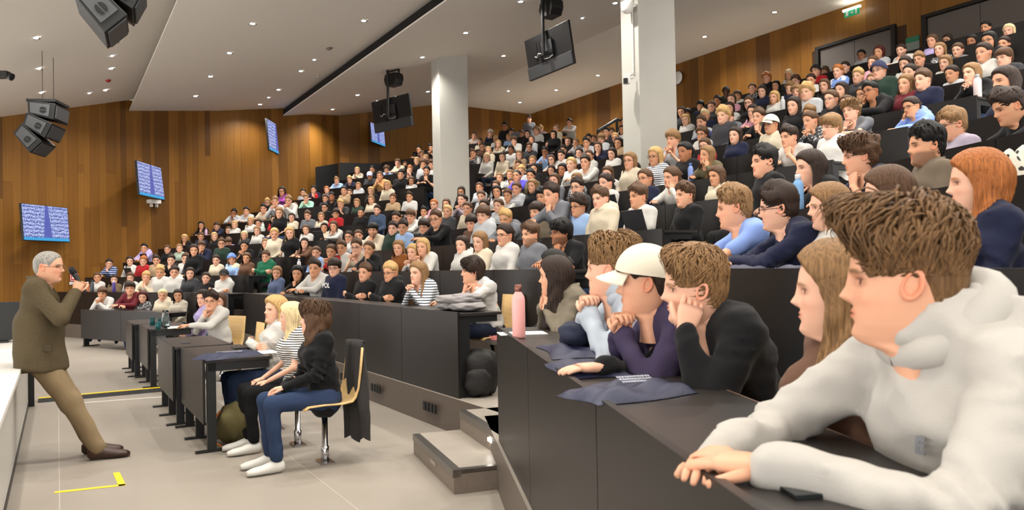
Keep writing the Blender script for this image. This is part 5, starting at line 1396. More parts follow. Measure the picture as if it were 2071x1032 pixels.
for h_ in (0, 1):
    q_ = MB(); q_.v = sh.v[h_ * nv:(h_ + 1) * nv]; q_.f = [tuple(i - h_ * nv for i in f) for f in sh.f[h_ * nf:(h_ + 1) * nf]]; q_.m = [0] * nf; q_.build('shoe', mat('brown leather', (58, 36, 28), .35), o, True)
cl_ = MB()
for j in range(2):
    ring = [(k.neck[0] + .060 * math.sin(a), k.neck[1] - .008 - .060 * math.cos(a), k.neck[2] + .030 + .012 * math.cos(a) * -1 - .02 * j) for a in np.linspace(-math.pi + .1, math.pi - .1, 24)]
    cl_.tube(ring, .012 + .004 * j, 6)
cl_.add([(-.05, k.chest[1] - .115, k.chest[2] - .06), (.05, k.chest[1] - .115, k.chest[2] - .06), (.075, k.neck[1] - .055, k.neck[2] + .01), (-.075, k.neck[1] - .055, k.neck[2] + .01)], [(0, 1, 2, 3)])
cl_.build('shirt', mat('pale blue shirt', (160, 172, 186), .8), o, True)
M_flap = mat('tweed trim', (66, 57, 42), .9, bump=.2, bs=(300, 300, 300), spec=.15)
for sx in (-1, 1): MB().mbox(Matrix.Translation((sx * .192, -.07, .90)) @ Matrix.Rotation(sx * R(-62), 4, 'Z') @ Matrix.Rotation(R(4), 4, 'X'), (.068, .006, .026)).build('pocket_flap', M_flap, o, bevel=.004)
for bz_ in (1.02, .92): MB().lathe([(.001, .006), (.009, .005), (.010, 0)], 12, Matrix.Translation((.02, k.waist[1] - .155, bz_)) @ Matrix.Rotation(R(90), 4, 'X')).build('button', M_shoed, o, True)
# microphone in his right hand
hp_ = Vector(k.wr[-1] + k.hd[-1][0] * .075 + k.hd[-1][1] * .03); tip = Vector(k.head) + Vector((-.02, -.175, -.045)); dv = (tip - hp_).normalized()
Mm = Matrix.Translation(hp_) @ dv.to_track_quat('Z', 'Y').to_matrix().to_4x4(); BM = o.matrix_basis if False else (Matrix.Translation(o.location) @ Matrix.Rotation(o.rotation_euler[2], 4, 'Z'))
mic = empty('microphone', (0, 0, 0)); mic.matrix_world = BM @ Mm; tag(mic, 'black handheld microphone held by the standing speaker', 'microphone')
MB().lathe([(.010, -.09), (.013, -.085), (.014, .0), (.019, .075), (.021, .085)], 16).build('handle', mat('mic black', (14, 14, 15), .45), mic, True)
MB().lathe([(.021, .085), (.025, .10), (.026, .12), (.021, .14), (.008, .15), (.001, .151)], 16).build('grille', mat('mic mesh', (36, 37, 40), .35, metal=.7, bump=.6, bs=(900, 900, 900)), mic, True)

# ---------------------------------------------------------------- standing at the back
ks = seated(0, 1, False, lean=.0)
for a in ('hip', 'waist', 'chest', 'neck', 'head'): setattr(ks, a, getattr(ks, a) + np.array([0, 0, .44]))
ks.sh = {s: v + np.array([0, 0, .44]) for s, v in ks.sh.items()}
for s in (1, -1): arm_to(ks, s, (s * .22, -.06, .80), (s * .3, 1, 0), (0, -.1, -1), (-s, 0, 0), .4)
def straight(p):
    d = d_cone(p, (-.07, 0, .94), (.07, 0, .94), .12, .12)
    for s in (1, -1): d = smin(d, d_cone(p, (s * .09, 0, .92), (s * .10, -.01, .50), .09, .068), .04); d = smin(d, d_cone(p, (s * .10, -.01, .5), (s * .10, .02, .09), .068, .055), .03)
    return d
P, Q = field(straight, (-.25, -.2, .04), (.25, .2, 1.1), .04); stm = mkmesh('trousers', P, [tuple(q) for q in Q.tolist()], [M_trou[1]])
p_ = at(1075, 231, 27.4); fz = fl_z('L', 14)
o = person(p_[:2], p_[2] - 1.75, facing(SPK - p_[:2]), 0, 0, 0, sk=ks, lod=0, scale=1.0, top='t', tcol='gry', hair='s', hcol='d', tone=1, legs=False); inst('trousers', stm, o, None, [M_trou[1]])
tag(o, 'standing person in grey t-shirt in the far back corner by the wood wall', 'person')
BACKMAN = o
# ================================================================ furniture and things
M_wood = mat('birch plywood', (206, 172, 116), .5, var=.08, vs_=(4, 60, 60)); M_chrome = mat('chrome', (200, 200, 204), .16, metal=1.0)
M_white = mat('white laminate', (222, 219, 214), .4); M_paper = mat('paper', (232, 232, 232), .8); M_navy = mat('navy nylon', (30, 34, 62), .55, bump=.15, bs=(60, 60, 60))
M_blk = mat('black plastic', (16, 16, 17), .4); M_dkg = mat('dark grey plastic', (44, 45, 47), .5)
def chair_mesh():
    prof = [(-.20, .425), (-.17, .445), (-.05, .45), (.08, .445), (.16, .455), (.20, .49), (.225, .56), (.245, .70), (.262, .86)]; m = MB(); t = .011; w0 = .20; n = len(prof); nx = 7; V = []
    for side in (0, 1):
        for i, (y, z) in enumerate(prof):
            a, b = prof[max(i - 1, 0)], prof[min(i + 1, n - 1)]; tx = unit((b[0] - a[0], b[1] - a[1])); nn = np.array([-tx[1], tx[0]])
            ww = w0 * (1.0 if i < 4 else .98 - .015 * (i - 4))
            for j in range(nx):
                u = -1 + 2 * j / (nx - 1); c = .012 * u * u * (1 if i > 4 else .5); V.append((u * ww, y + nn[0] * (t * side) - (c if i > 4 else 0), z + nn[1] * (t * side) + (c if i <= 4 else 0)))
    N0 = n * nx; F_ = []
    for i in range(n - 1):
        for j in range(nx - 1):
            a = i * nx + j; F_ += [(a, a + nx, a + nx + 1, a + 1), (N0 + a, N0 + a + 1, N0 + a + nx + 1, N0 + a + nx)]
    for i in range(n - 1): F_ += [(i * nx, N0 + i * nx, N0 + (i + 1) * nx, (i + 1) * nx), (i * nx + nx - 1, (i + 1) * nx + nx - 1, N0 + (i + 1) * nx + nx - 1, N0 + i * nx + nx - 1)]
    for j in range(nx - 1): F_ += [(j, j + 1, N0 + j + 1, N0 + j), ((n - 1) * nx + j, N0 + (n - 1) * nx + j, N0 + (n - 1) * nx + j + 1, (n - 1) * nx + j + 1)]
    m.add(V, F_); return m.mesh('shell', [M_wood], True)
shell_me = chair_mesh()
post_me = MB().lathe([(.03, .0), (.03, .12), (.022, .125), (.022, .43)], 14).mesh('post', [M_chrome], True)
base_me = MB().box((0, 0, .006), (.09, .05, .006)).mesh('base_plate', [M_chrome])
def chair(xy, z, yaw, label, sc=1.0, group='plywood shell chairs'):
    c = empty('shell_chair', (xy[0], xy[1], z), yaw); inst('shell', shell_me, c); inst('post', post_me, c); inst('base_plate', base_me, c); tag(c, label, 'chair', group); c.scale = (sc,) * 3; return c
def under(o, label): chair((o.location.x, o.location.y), o.location.z if False else max(0, o.location.z), o.rotation_euler[2], label)
def person_chair(o, fz, label): return chair((o.location.x, o.location.y), fz, o.rotation_euler[2], label)
person_chair(CURLY, 0, 'plywood shell chair on a chrome post under the person in black top')
for o in bpy.data.objects:
    if o.get('label', '').startswith('person in striped t-shirt, middle'): person_chair(o, 0, 'plywood shell chair under the person in striped t-shirt')
    if o.get('label', '').startswith('person in white knit sweater'): person_chair(o, 0, 'plywood shell chair under the person in white knit sweater')
    if o.get('label', '').startswith('person in white shirt with fist'): person_chair(o, 0, 'plywood shell chair at the far table under the white shirt')
person_chair(WT, fl_z('M', 1), 'plywood shell chair under the person in white t-shirt')
CHY = facing(-BV)
chair(LB(9.15, 1.78), 0, CHY, 'empty plywood chair left of the person in white knit sweater')
chair(LB(12.6, 1.85), 0, CHY, 'empty plywood chair at the far end of the far table')
q = at(1640, 760, 2.35)[:2]; chair(q, fl_z('R', 1) , facing(-RN), 'empty plywood chair between the black sweater and the white hoodie')
# front tables
def table(l0, l1, b0, label):
    t = empty('seminar_table', (*LB((l0 + l1) / 2, b0 + .25), 0)); tag(t, label, 'table', 'dark tables before the first row'); c = LB((l0 + l1) / 2, b0 + .25); L2 = (l1 - l0) / 2
    def Lc(l, b, z): p = LB(l, b) - c; return (p[0], p[1], z)
    MB().box(Lc((l0 + l1) / 2, b0 + .26, .73), (L2, .26, .0125), LV).build('table_top', M_top, t, bevel=.002)
    MB().box(Lc((l0 + l1) / 2, b0 - .012, .49), (L2 - .01, .010, .26), LV).build('front_panel', M_panel, t)
    for l in (l0 + .03, (l0 + l1) / 2, l1 - .03):
        m = MB(); m.box(Lc(l, b0 + .045, .36), (.02, .035, .36), LV); m.box(Lc(l, b0 + .08, .008), (.03, .16, .007), LV); m.box(Lc(l, b0 + .26, .685), (.02, .24, .035), LV)
        m.build('leg', M_leg, t)
    return t
table(6.58, 7.85, 1.02, 'dark table nearest the camera with a navy bag on it'); table(7.95, 9.2, .96, 'empty dark table beside the near table, second from the camera')
table(10.75, 11.95, 1.0, 'dark table beyond the cable cover with glasses and a carafe'); table(12.05, 13.2, .92, 'dark table farthest from the camera in the front row of tables')
# speaker's long white desk
dsk = empty('lectern_desk', (*LB(6.0, -.65), 0)); tag(dsk, 'long white desk with grey front panel that the speaker leans on', 'desk'); c = LB(6.0, -.65)
def Dc(l, b, z): p = LB(l, b) - c; return (p[0], p[1], z)
MB().box(Dc(6.6, -.65, .735), (3.6, .41, .018), LV).build('desktop', M_white, dsk, bevel=.003)
MB().box(Dc(6.55, -.30, .37), (3.5, .012, .345), LV).build('front_panel', mat('grey white panel', (186, 183, 178), .35), dsk)
MB().box(Dc(10.06, -.65, .37), (.012, .35, .345), LV).build('end_panel', mat('grey white panel', (186, 183, 178), .35), dsk)
MB().box(Dc(6.55, -.29, .03), (3.5, .006, .03), LV).build('plinth', M_blk, dsk)
for l in (10.1,): MB().box(Dc(l, -.26, .35), (.03, .03, .35), LV).build('foot', M_blk, dsk)
def glass(xy, z, label, r=.034, h=.11, col=(210, 230, 230), m=None):
    g = MB().lathe([(r * .85, 0), (r, h), (r - .003, h), (r * .85 - .003, .008), (.0005, .008)], 20).build('drinking_glass', m or M_glassy, None, True); g.location = (xy[0], xy[1], z); tag(g, label, 'glass', 'drinking glasses'); return g
M_glassy = mat('clear glass', (225, 238, 238), .05, trans=1.0, ior=1.3); M_teal = mat('teal glass', (96, 190, 196), .05, trans=.9, ior=1.3)
glass(onz(14, 690, .755)[:2], .754, 'clear glass on the white desk behind the speaker', .036, .15)
b_ = MB(); b_.box((*LB(9.75, -.55), .98), (.05, .20, .20), LV); b_.box((*LB(9.75, -.55), .765), (.08, .10, .01), LV); mo = b_.build('desk_monitor', M_blk); tag(mo, 'black monitor on the white desk behind the speaker', 'monitor')
pp = MB().box((*LB(8.6, -.45), .757), (.11, .12, .003), LV).build('paper_stack', M_paper); tag(pp, 'sheets of paper on the white desk', 'paper')
# carafe and glasses on the far table
zt = .7425
car = MB().lathe([(.035, 0), (.05, .02), (.05, .13), (.036, .17), (.036, .23), (.033, .23), (.046, .13), (.046, .02), (.0005, .012)], 20).build('carafe', M_glassy, None, True); p = onz(333, 664, zt); car.location = (p[0], p[1], zt); tag(car, 'clear water carafe on the far table', 'carafe')
for px, py, l in ((306, 658, 'leftmost'), (317, 668, 'front'), (322, 660, 'rear')):
    p = onz(px, py, zt); glass(p[:2], zt, 'teal drinking glass, %s of three beside the carafe' % l, .038, .10, m=M_teal)
p = onz(352, 663, zt); o = MB().box((p[0], p[1], zt + .006), (.15, .1, .006), LV).build('paper_stack', M_paper); tag(o, 'white papers in front of the person in white shirt', 'paper')
# things on the near table
def cushion(name, c, sx, sy, sz, ax, m, label, cat, seed=1, n=16, group=None, tw=.12):
    """a limp cloth bag or garment: a flattened pillow with folds"""
    V = []; a = unit(ax); b = np.array([-a[1], a[0]]); rr = np.random.RandomState(seed); ph = rr.uniform(0, 6, 4)
    for s in (1, -1):
        for i in range(n):
            for j in range(n):
                u, v = -1 + 2 * i / (n - 1), -1 + 2 * j / (n - 1); e = max(0, 1 - abs(u) ** 3.5) ** .6 * max(0, 1 - abs(v) ** 3.5) ** .6; w_ = 1 + tw * math.sin(3 * v + ph[0]) * u * .5
                z = sz * (e * (1 + .35 * math.sin(5 * u + 2.5 * v + ph[1]) + .22 * math.sin(9 * v - 4 * u + ph[2])) if s > 0 else 0); p = a * u * sx * w_ + b * v * sy * (1 + tw * math.sin(2.4 * u + ph[3])); V.append((c[0] + p[0], c[1] + p[1], c[2] + max(z, .0) + (.001 if s > 0 else 0)))
    F_ = [(k0 + i * n + j, k0 + (i + 1) * n + j, k0 + (i + 1) * n + j + 1, k0 + i * n + j + 1) for k0 in (0, n * n) for i in range(n - 1) for j in range(n - 1)]
    o = MB().add(V, F_).build(name, m, None, True); tag(o, label, cat, group); return o
def lettering(parent, M_, w_, h_, m, seed, rows=3):
    """rows of printed lettering too small to read, as flat raised strokes"""
    r = random.Random(seed); mb = MB()
    for i in range(rows):
        x = -w_
        while x < w_ * .95:
            l = r.uniform(.06, .14) * w_; z = h_ * (1 - 2 * (i + .5) / rows)
            for q in range(2): mb.mbox(M_ @ Matrix.Translation((x + l / 2 + (q - .5) * l * .5, z + r.uniform(-.1, .1) * h_ / rows, 0)), (l * .12, h_ / rows * .55, .0008))
            x += l * 1.35
    return mb.build('print', m, parent)
p = onz(460, 722, zt); bag = cushion('tote_bag', (p[0], p[1], zt), .26, .12, .035, LV * .3 + BV, M_navy, 'navy drawstring bag lying on the near table', 'bag', 3)
lettering(bag, Matrix.Translation((p[0], p[1], zt + .045)) @ Matrix.Rotation(R(20), 4, 'Z'), .10, .05, mat('white print', (190, 194, 206), .7), 4)
p = onz(530, 713, zt); o = MB().box((p[0], p[1], zt + .003), (.13, .10, .003), LV).build('paper_stack', M_paper); tag(o, 'white sheet on the near table before the person in striped t-shirt', 'paper')
p = onz(495, 704, zt); o = MB().box((p[0], p[1], zt + .006), (.12, .08, .006), BV).build('tablet', M_blk); tag(o, 'dark tablet lying on the near table', 'tablet')
p = onz(372, 694, zt); o = MB().box((p[0], p[1], zt + .004), (.04, .07, .004), BV).build('phone', M_dkg); tag(o, 'phone lying on the empty second table', 'phone')
# backpack under the table, jacket on the chair
M_olive = mat('olive canvas', (92, 84, 50), .85, bump=.3, bs=(40, 40, 40))
bp = empty('backpack', (*onz(470, 900, 0)[:2], 0)); tag(bp, 'olive green backpack lying under the near table', 'backpack')
def lump(c, r, rot, amp=.12, seed=1, n=18):
    V = []; Rm = np.array(rot.to_3x3())
    for i in range(n + 1):
        t = math.pi * i / n
        for j in range(n):
            a = 2 * math.pi * j / n; d = np.array([math.sin(t) * math.cos(a), math.sin(t) * math.sin(a), math.cos(t)]); d = np.sign(d) * np.abs(d) ** .75; q = d * r; q = q * (1 + amp * math.sin(5 * d[0] + 4 * d[1] + seed) * math.cos(6 * d[2] + seed)); V.append(Rm @ q + c)
    return V, [(i * n + j, (i + 1) * n + j, (i + 1) * n + (j + 1) % n, i * n + (j + 1) % n) for i in range(n) for j in range(n)]
V, F_ = lump(np.array([0, 0, .17]), np.array([.15, .13, .24]), Matrix.Rotation(R(55), 4, Vector((*BV, 0)))); V = [(v[0], v[1], max(v[2], .01)) for v in V]; MB().add(V, F_).build('bag_body', M_olive, bp, True)
V, F_ = lump(np.array([.08, -.06, .12]), np.array([.10, .06, .12]), Matrix.Rotation(R(40), 4, 'X'), seed=3); V = [(v[0], v[1], max(v[2], .012)) for v in V]; MB().add(V, F_).build('pocket', M_olive, bp, True)
MB().tube([(-.1, -.05, .3), (-.16, -.12, .2), (-.14, -.16, .08), (-.05, -.16, .03)], .014, 8, sq=.4).build('strap', mat('orange trim', (190, 110, 40), .7), bp, True)
b2 = empty('backpack', (*onz(968, 800, fl_z('M', 1))[:2], fl_z('M', 1))); tag(b2, 'black backpack standing under the first bench end beside the steps', 'backpack')
M_bpk = mat('black nylon', (20, 17, 16), .6, bump=.3, bs=(30, 30, 30))
V, F_ = lump(np.array([0, 0, .21]), np.array([.16, .12, .21]), Matrix.Rotation(R(8), 4, 'X'), .08, 2); MB().add(V, F_).build('bag_body', M_bpk, b2, True)
V, F_ = lump(np.array([-.02, -.10, .14]), np.array([.12, .05, .12]), Matrix.Rotation(0, 4, 'X'), .1, 5); MB().add(V, F_).build('pocket', M_bpk, b2, True)
cushion('scarf', (*(WT.location.xy - Vector(BV) * .05 - Vector(LV) * .12), fl_z('M', 1) + .44), .18, .07, .04, LV, mat('dusty pink cloth', (190, 110, 108), .9), 'dusty pink cloth spilling from the chair over the black backpack', 'cloth', 8)
p = np.array([CURLY.location.x, CURLY.location.y]) + BV * .27; M_jk = mat('dark grey jacket', (46, 43, 42), .85, bump=.2, bs=(60, 60, 60))
def drape(p, w_, z0, z1, th_, ax, m, name, label, cat, seed=2):
    a = unit(ax); b = np.array([-a[1], a[0]]); V = []; n, mm = 18, 16
    for s in (1, -1):
        for i in range(n):
            z = z0 + (z1 - z0) * i / (n - 1)
            for j in range(mm):
                u = -1 + 2 * j / (mm - 1); f = .018 * math.sin(u * 9 + seed + 2 * math.sin(z * 7)) * (1.2 - i / n); ww = w_ * (1 - .12 * math.sin(i * .4 + seed)) * (1 - .35 * (i / n) ** 3); q = p + a * u * ww + b * (f + s * th_ * (1 - abs(u) ** 4)); V.append((q[0], q[1], z + .03 * math.sin(u * 6 + seed) * (i == 0)))
    F_ = [(k0 + i * mm + j, k0 + i * mm + j + 1, k0 + (i + 1) * mm + j + 1, k0 + (i + 1) * mm + j) for k0 in (0, n * mm) for i in range(n - 1) for j in range(mm - 1)] + [((n - 1) * mm + j, (n - 1) * mm + j + 1, 2 * n * mm - mm + j + 1, 2 * n * mm - mm + j) for j in range(mm - 1)]
    o = MB().add(V, F_).build(name, m, None, True); tag(o, label, cat); return o
drape(p - BV * .02, .235, .17, .905, .05, LV, M_jk, 'jacket', 'dark grey jacket hung over the chair back of the person in black top', 'jacket')
# grey scarf at the end of the first bench, and things on the nearest bench
zM = fl_z('M', 1) + DH; q = endM_r(1) + LV * .42 + BV * .22
M_knit = mat('grey cable knit', (138, 134, 134), .95, bump=.8, bs=(70, 70, 70))
sf = empty('scarf', (q[0], q[1], zM + .002)); tag(sf, 'folded grey knit scarf on the end of the first bench', 'scarf')
for i, (dl, db, z_, r_) in enumerate(((.14, .0, .05, (.17, .15, .05)), (-.12, .02, .045, (.19, .15, .045)), (.02, -.01, .105, (.27, .14, .045)), (-.10, .03, .13, (.15, .12, .035)))):
    c_ = dl * LV + db * BV; V, F_ = lump(np.array([c_[0], c_[1], z_]), np.array(r_), Matrix.Rotation(math.atan2(LV[1], LV[0]) + .15 * (i - 1), 4, 'Z'), .07, i, 26); MB().add([(v[0], v[1], max(v[2], .002)) for v in V], F_).build('fold', M_knit, sf, True)
zR = fl_z('R', 1) + DH
def onR(px, py, dz=0): return onz(px, py, zR + dz)
BOT = {}
def bottle(xy, z, h, r, m, mcap, label, group='drink bottles'):
    b = empty('water_bottle', (xy[0], xy[1], z)); tag(b, label, 'bottle', group); n = 20
    MB().lathe([(r * .9, 0), (r, .01), (r, h * .72), (r * .9, h * .78), (r * .5, h * .86), (r * .48, h * .88)], n).build('bottle_body', m, b, True)
    MB().lathe([(r * .52, h * .87), (r * .55, h * .875), (r * .55, h * .99), (r * .45, h)], n).build('bottle_cap', mcap, b, True); return b
p = onR(1046, 684); bottle(p[:2], zR, .30, .037, mat('pink frosted plastic', (232, 166, 162), .4), mat('copper cap', (128, 84, 74), .35, metal=.6), 'tall pink bottle with copper cap on the nearest bench')
p = onR(1042, 678); o = MB().box((p[0] + .03, p[1] + .1, zR + .002), (.10, .14, .002), RD).build('paper_stack', M_paper); tag(o, 'note paper with handwriting under the pink bottle', 'paper')
p = onR(1150, 712); bg = cushion('tote_bag', (p[0] + .02, p[1], zR + .001), .26, .14, .03, RD, M_navy, 'navy bag lying under the navy sun hat', 'bag', 11)
hat = empty('bucket_cap', (p[0] + .03, p[1] + .06, zR + .028)); tag(hat, 'crumpled navy cap with tan brim lying on a navy bag beside the olive blazer', 'cap')
V, F_ = lump(np.array([0, 0, .05]), np.array([.075, .11, .055]), Matrix.Rotation(R(10), 4, 'Z'), .1, 4); MB().add([(v[0], v[1], max(v[2], .002)) for v in V], F_).build('crown', mat('navy cotton', (26, 32, 54), .85), hat, True)
V, F_ = lump(np.array([.05, .06, .055]), np.array([.05, .10, .045]), Matrix.Rotation(R(20), 4, 'Y'), .08, 6); MB().add([(v[0], v[1], max(v[2], .002)) for v in V], F_).build('brim', mat('tan brim', (196, 160, 104), .8), hat, True)
p = onR(1185, 748); cushion('tote_bag', (p[0], p[1], zR + .001), .22, .13, .022, RD, M_navy, 'flat navy bag between the cap and the hand of the black sweater', 'bag', 17)
p = onR(1265, 800); bg = cushion('tote_bag', (p[0], p[1] + .02, zR + .001), .19, .115, .03, RD * .4 + RN, M_navy, 'navy bag with white print under the hand of the black sweater', 'bag', 23, 22)
lettering(bg, Matrix.Translation((p[0] + .03, p[1] + .045, zR + .045)) @ Matrix.Rotation(R(15), 4, 'Z') @ Matrix.Rotation(R(10), 4, 'X'), .055, .035, mat('white print', (190, 194, 206), .7), 9, 3)
p = onR(1470, 985); o = MB().box((p[0] + .14, p[1] + .03, zR + .004), (.10, .07, .004), RD).build('tablet', mat('dark glass', (18, 24, 26), .1)); tag(o, 'dark tablet under the arms of the white hoodie', 'tablet')
zR2 = fl_z('R', 2) + dh('R', 2)
for px, lb in ((1500, 'pale blue t-shirt'), (1625, 'navy sweater'), (1670, 'long-haired person in white')):
    t = (px - 1035) / FPX; Y = (.535 + 1 + .16) / (RN[0] * t + RN[1]); cushion('tote_bag', (t * Y, Y, zR2 + .001), .14, .10, .018, RD, M_navy, 'navy bag on the second bench before the %s' % lb, 'bag', int(px))
# bottles on the benches: bearing, row
def row_pt(b, k, px, off=.22): n, n0, d = BLK[b]; t = (px - 1035) / FPX; Y = (n0 + (k - 1) + off) / (n[0] * t + n[1]); return np.array([t * Y, Y])
def rb(b, k, px, h, r, col, cc, label, off=.22): bottle(row_pt(b, k, px, off), fl_z(b, k) + dh(b, k) + .001, h, r, mat('bottle ' + label[:20], col, .35), mat('cap ' + label[:20], cc, .4), label)
rb('R', 3, 1617, .27, .036, (110, 156, 200), (190, 192, 196), 'tall light blue bottle with steel cap on the third bench', .10)
rb('L', 1, 176, .24, .04, (206, 130, 96), (220, 220, 220), 'orange and white bottle at the wall end of the first left bench'); rb('L', 1, 185, .28, .04, (70, 74, 80), (40, 40, 44), 'grey steel bottle beside the orange bottle'); rb('L', 1, 229, .26, .038, (72, 56, 130), (210, 210, 220), 'purple bottle on the first left bench')
rb('M', 2, 604, .28, .038, (206, 206, 210), (180, 180, 184), 'white steel bottle at the aisle end of the second middle bench'); rb('L', 5, 532, .27, .038, (204, 220, 210), (200, 200, 200), 'pale green bottle on the fifth left bench'); rb('L', 5, 417, .22, .04, (206, 168, 196), (190, 150, 180), 'pink tumbler near the wall on the fifth left bench')
rb('L', 8, 641, .20, .05, (196, 24, 24), (180, 20, 20), 'red tumbler on the eighth left bench'); rb('M', 5, 1400, .28, .036, (120, 140, 196), (60, 90, 150), 'clear blue bottle on the fifth middle bench'); rb('M', 9, 1590, .30, .042, (200, 202, 206), (200, 202, 206), 'white steel bottle on the ninth middle bench')
rb('M', 7, 1986, .27, .043, (206, 190, 190), (150, 152, 156), 'flowered bottle at the aisle end of the seventh middle bench', .12); rb('L', 10, 970, .24, .04, (206, 204, 200), (200, 200, 200), 'white bottle beside the white column')
# laptops
def laptop(b, k, px, label, off=.20, col=(40, 41, 44), w_=.16):
    n, n0, d = BLK[b]; p = row_pt(b, k, px, off); z = fl_z(b, k) + dh(b, k); yaw = facing(n); t = empty('laptop', (p[0], p[1], z), facing(-n)); tag(t, label, 'laptop', 'open laptops')
    m = mat('laptop shell %d' % col[0], col, .4, metal=.3); MB().box((0, .0, .009), (w_, .11, .008)).build('keyboard_base', m, t); M_ = Matrix.Translation((0, -.115, .015)) @ Matrix.Rotation(R(-22 + 0), 4, 'X'); MB().mbox(M_ @ Matrix.Rotation(R(40), 4, 'X') @ Matrix.Translation((0, 0, .11)), (w_, .005, .11)).build('screen_lid', m, t)
laptop('M', 3, 1306, 'dark laptop before the person in white t-shirt on the third middle bench'); laptop('M', 4, 1252, 'dark laptop on the fourth middle bench'); laptop('L', 2, 271, 'black tablet on a stand on the second left bench'); laptop('L', 3, 302, 'dark laptop by the wall on the third left bench'); laptop('L', 13, 1052, 'grey laptop lid on the top left bench', col=(120, 122, 130)); laptop('L', 4, 655, 'dark laptop before the red jacket on the fourth left bench')
# jacket heap in blue, scarf at the right edge
p = row_pt('M', 8, 1443, .25); cushion('jacket', (p[0], p[1], fl_z('M', 8) + dh('M', 8)), .3, .18, .14, LV, mat('royal blue nylon', (42, 50, 110), .6), 'crumpled royal blue jacket lying on the eighth middle bench', 'jacket', 31)
p = row_pt('R', 3, 2062, .25); cushion('scarf', (p[0], p[1], fl_z('R', 3) + dh('R', 3)), .12, .16, .12, RD, blotch(mat('striped knit', (196, 190, 176), .9), (40, 36, 34), 26, .4), 'black and white knit scarf at the picture edge on the third bench', 'scarf', 37)

# ---------------------------------------------------------------- floor markings and cable cover
cc = empty('cable_cover', (*LB(10.45, .55), 0)); tag(cc, 'black and yellow cable cover strip across the floor', 'cable cover'); c = LB(10.45, .55)
m = MB(); m.extr(Matrix.Translation((0, 0, 0)) @ Matrix.Rotation(math.atan2(BV[1], BV[0]) + math.pi / 2, 4, 'Z'), [(-.14, 0), (-.06, .035), (.06, .035), (.14, 0)], .75); m.build('ramp', mat('rubber black', (34, 34, 36), .8, bump=.8, bs=(60, 60, 60)), cc)
MB().box((0, 0, .037), (.75, .035, .003), BV).build('yellow_lid', mat('safety yellow', (224, 196, 24), .6), cc)
M_tape = mat('yellow tape', (226, 200, 40), .6); M_wt = mat('white tape', (214, 212, 206), .6)
a, b_, c_ = onz(112, 994, 0)[:2], onz(241, 980, 0)[:2], onz(230, 956, 0)[:2]
tp = empty('floor_tape', (0, 0, 0)); tag(tp, 'yellow tape corner mark on the floor before the speaker', 'tape')
for p, q in ((a, b_), (b_, c_)): MB().box((*((p + q) / 2), .0016), (np.linalg.norm(q - p) / 2 + .02, .022, .0006), q - p).build('tape_strip', M_tape, tp)
a, b_ = onz(118, 818, 0)[:2], onz(345, 801, 0)[:2]; o = MB().box((*((a + b_) / 2), .0016), (np.linalg.norm(b_ - a) / 2, .02, .0006), b_ - a).build('floor_line', M_wt); tag(o, 'white tape line along the cable cover', 'tape')

# ---------------------------------------------------------------- screens
def screen_mat():
    m = mat('lit screen', (90, 100, 170), .3); nt = m.node_tree; N = nt.nodes; P = N['Principled BSDF']; tc = N.new('ShaderNodeTexCoord')
    sx = N.new('ShaderNodeSeparateXYZ'); nt.links.new(tc.outputs['UV'], sx.inputs[0])
    mp = N.new('ShaderNodeMapping'); mp.inputs['Scale'].default_value = (34, 20, 1); nt.links.new(tc.outputs['UV'], mp.inputs[0]); nz = N.new('ShaderNodeTexNoise'); nz.inputs['Scale'].default_value = 1.3; nz.inputs['Detail'].default_value = 4; nt.links.new(mp.outputs[0], nz.inputs['Vector'])
    wv = N.new('ShaderNodeTexWave'); wv.bands_direction = 'Y'; wv.inputs['Scale'].default_value = 3.0; wv.inputs['Distortion'].default_value = 3; wv.inputs['Detail Scale'].default_value = 3; nt.links.new(tc.outputs['UV'], wv.inputs['Vector'])
    ad = N.new('ShaderNodeMath'); ad.operation = 'MULTIPLY_ADD'; ad.inputs[1].default_value = .14; nt.links.new(wv.outputs['Fac'], ad.inputs[0]); nt.links.new(nz.outputs['Fac'], ad.inputs[2])
    cr = N.new('ShaderNodeValToRGB'); e = cr.color_ramp.elements; e[0].position = .40; e[0].color = (*s2l((44, 46, 104)), 1); e[1].position = .70; e[1].color = (*s2l((200, 210, 244)), 1); x = cr.color_ramp.elements.new(.52); x.color = (*s2l((108, 124, 196)), 1); nt.links.new(ad.outputs[0], cr.inputs[0])
    def step(src, v, op): s = N.new('ShaderNodeMath'); s.operation = op; s.inputs[1].default_value = v; nt.links.new(src, s.inputs[0]); return s.outputs[0]
    au = N.new('ShaderNodeMath'); au.operation = 'SUBTRACT'; au.inputs[1].default_value = .52; nt.links.new(sx.outputs[0], au.inputs[0]); ab = step(au.outputs[0], 0, 'ABSOLUTE'); wd = N.new('ShaderNodeMath'); wd.operation = 'MULTIPLY_ADD'; wd.inputs[1].default_value = -.07; wd.inputs[2].default_value = .10; nt.links.new(sx.outputs[1], wd.inputs[0]); ls = N.new('ShaderNodeMath'); ls.operation = 'LESS_THAN'; nt.links.new(ab, ls.inputs[0]); nt.links.new(wd.outputs[0], ls.inputs[1])
    m1 = N.new('ShaderNodeMix'); m1.data_type = 'RGBA'; nt.links.new(ls.outputs[0], m1.inputs['Factor']); nt.links.new(cr.outputs[0], m1.inputs['A']); m1.inputs['B'].default_value = (*s2l((86, 96, 176)), 1)
    m2 = N.new('ShaderNodeMix'); m2.data_type = 'RGBA'; nt.links.new(step(sx.outputs[1], .085, 'LESS_THAN'), m2.inputs['Factor']); nt.links.new(m1.outputs['Result'], m2.inputs['A']); m2.inputs['B'].default_value = (*s2l((60, 160, 214)), 1)
    nt.links.new(m2.outputs['Result'], P.inputs['Emission Color']); P.inputs['Emission Strength'].default_value = .75; P.inputs['Base Color'].default_value = (.01, .01, .01, 1); return m
M_scr = screen_mat()
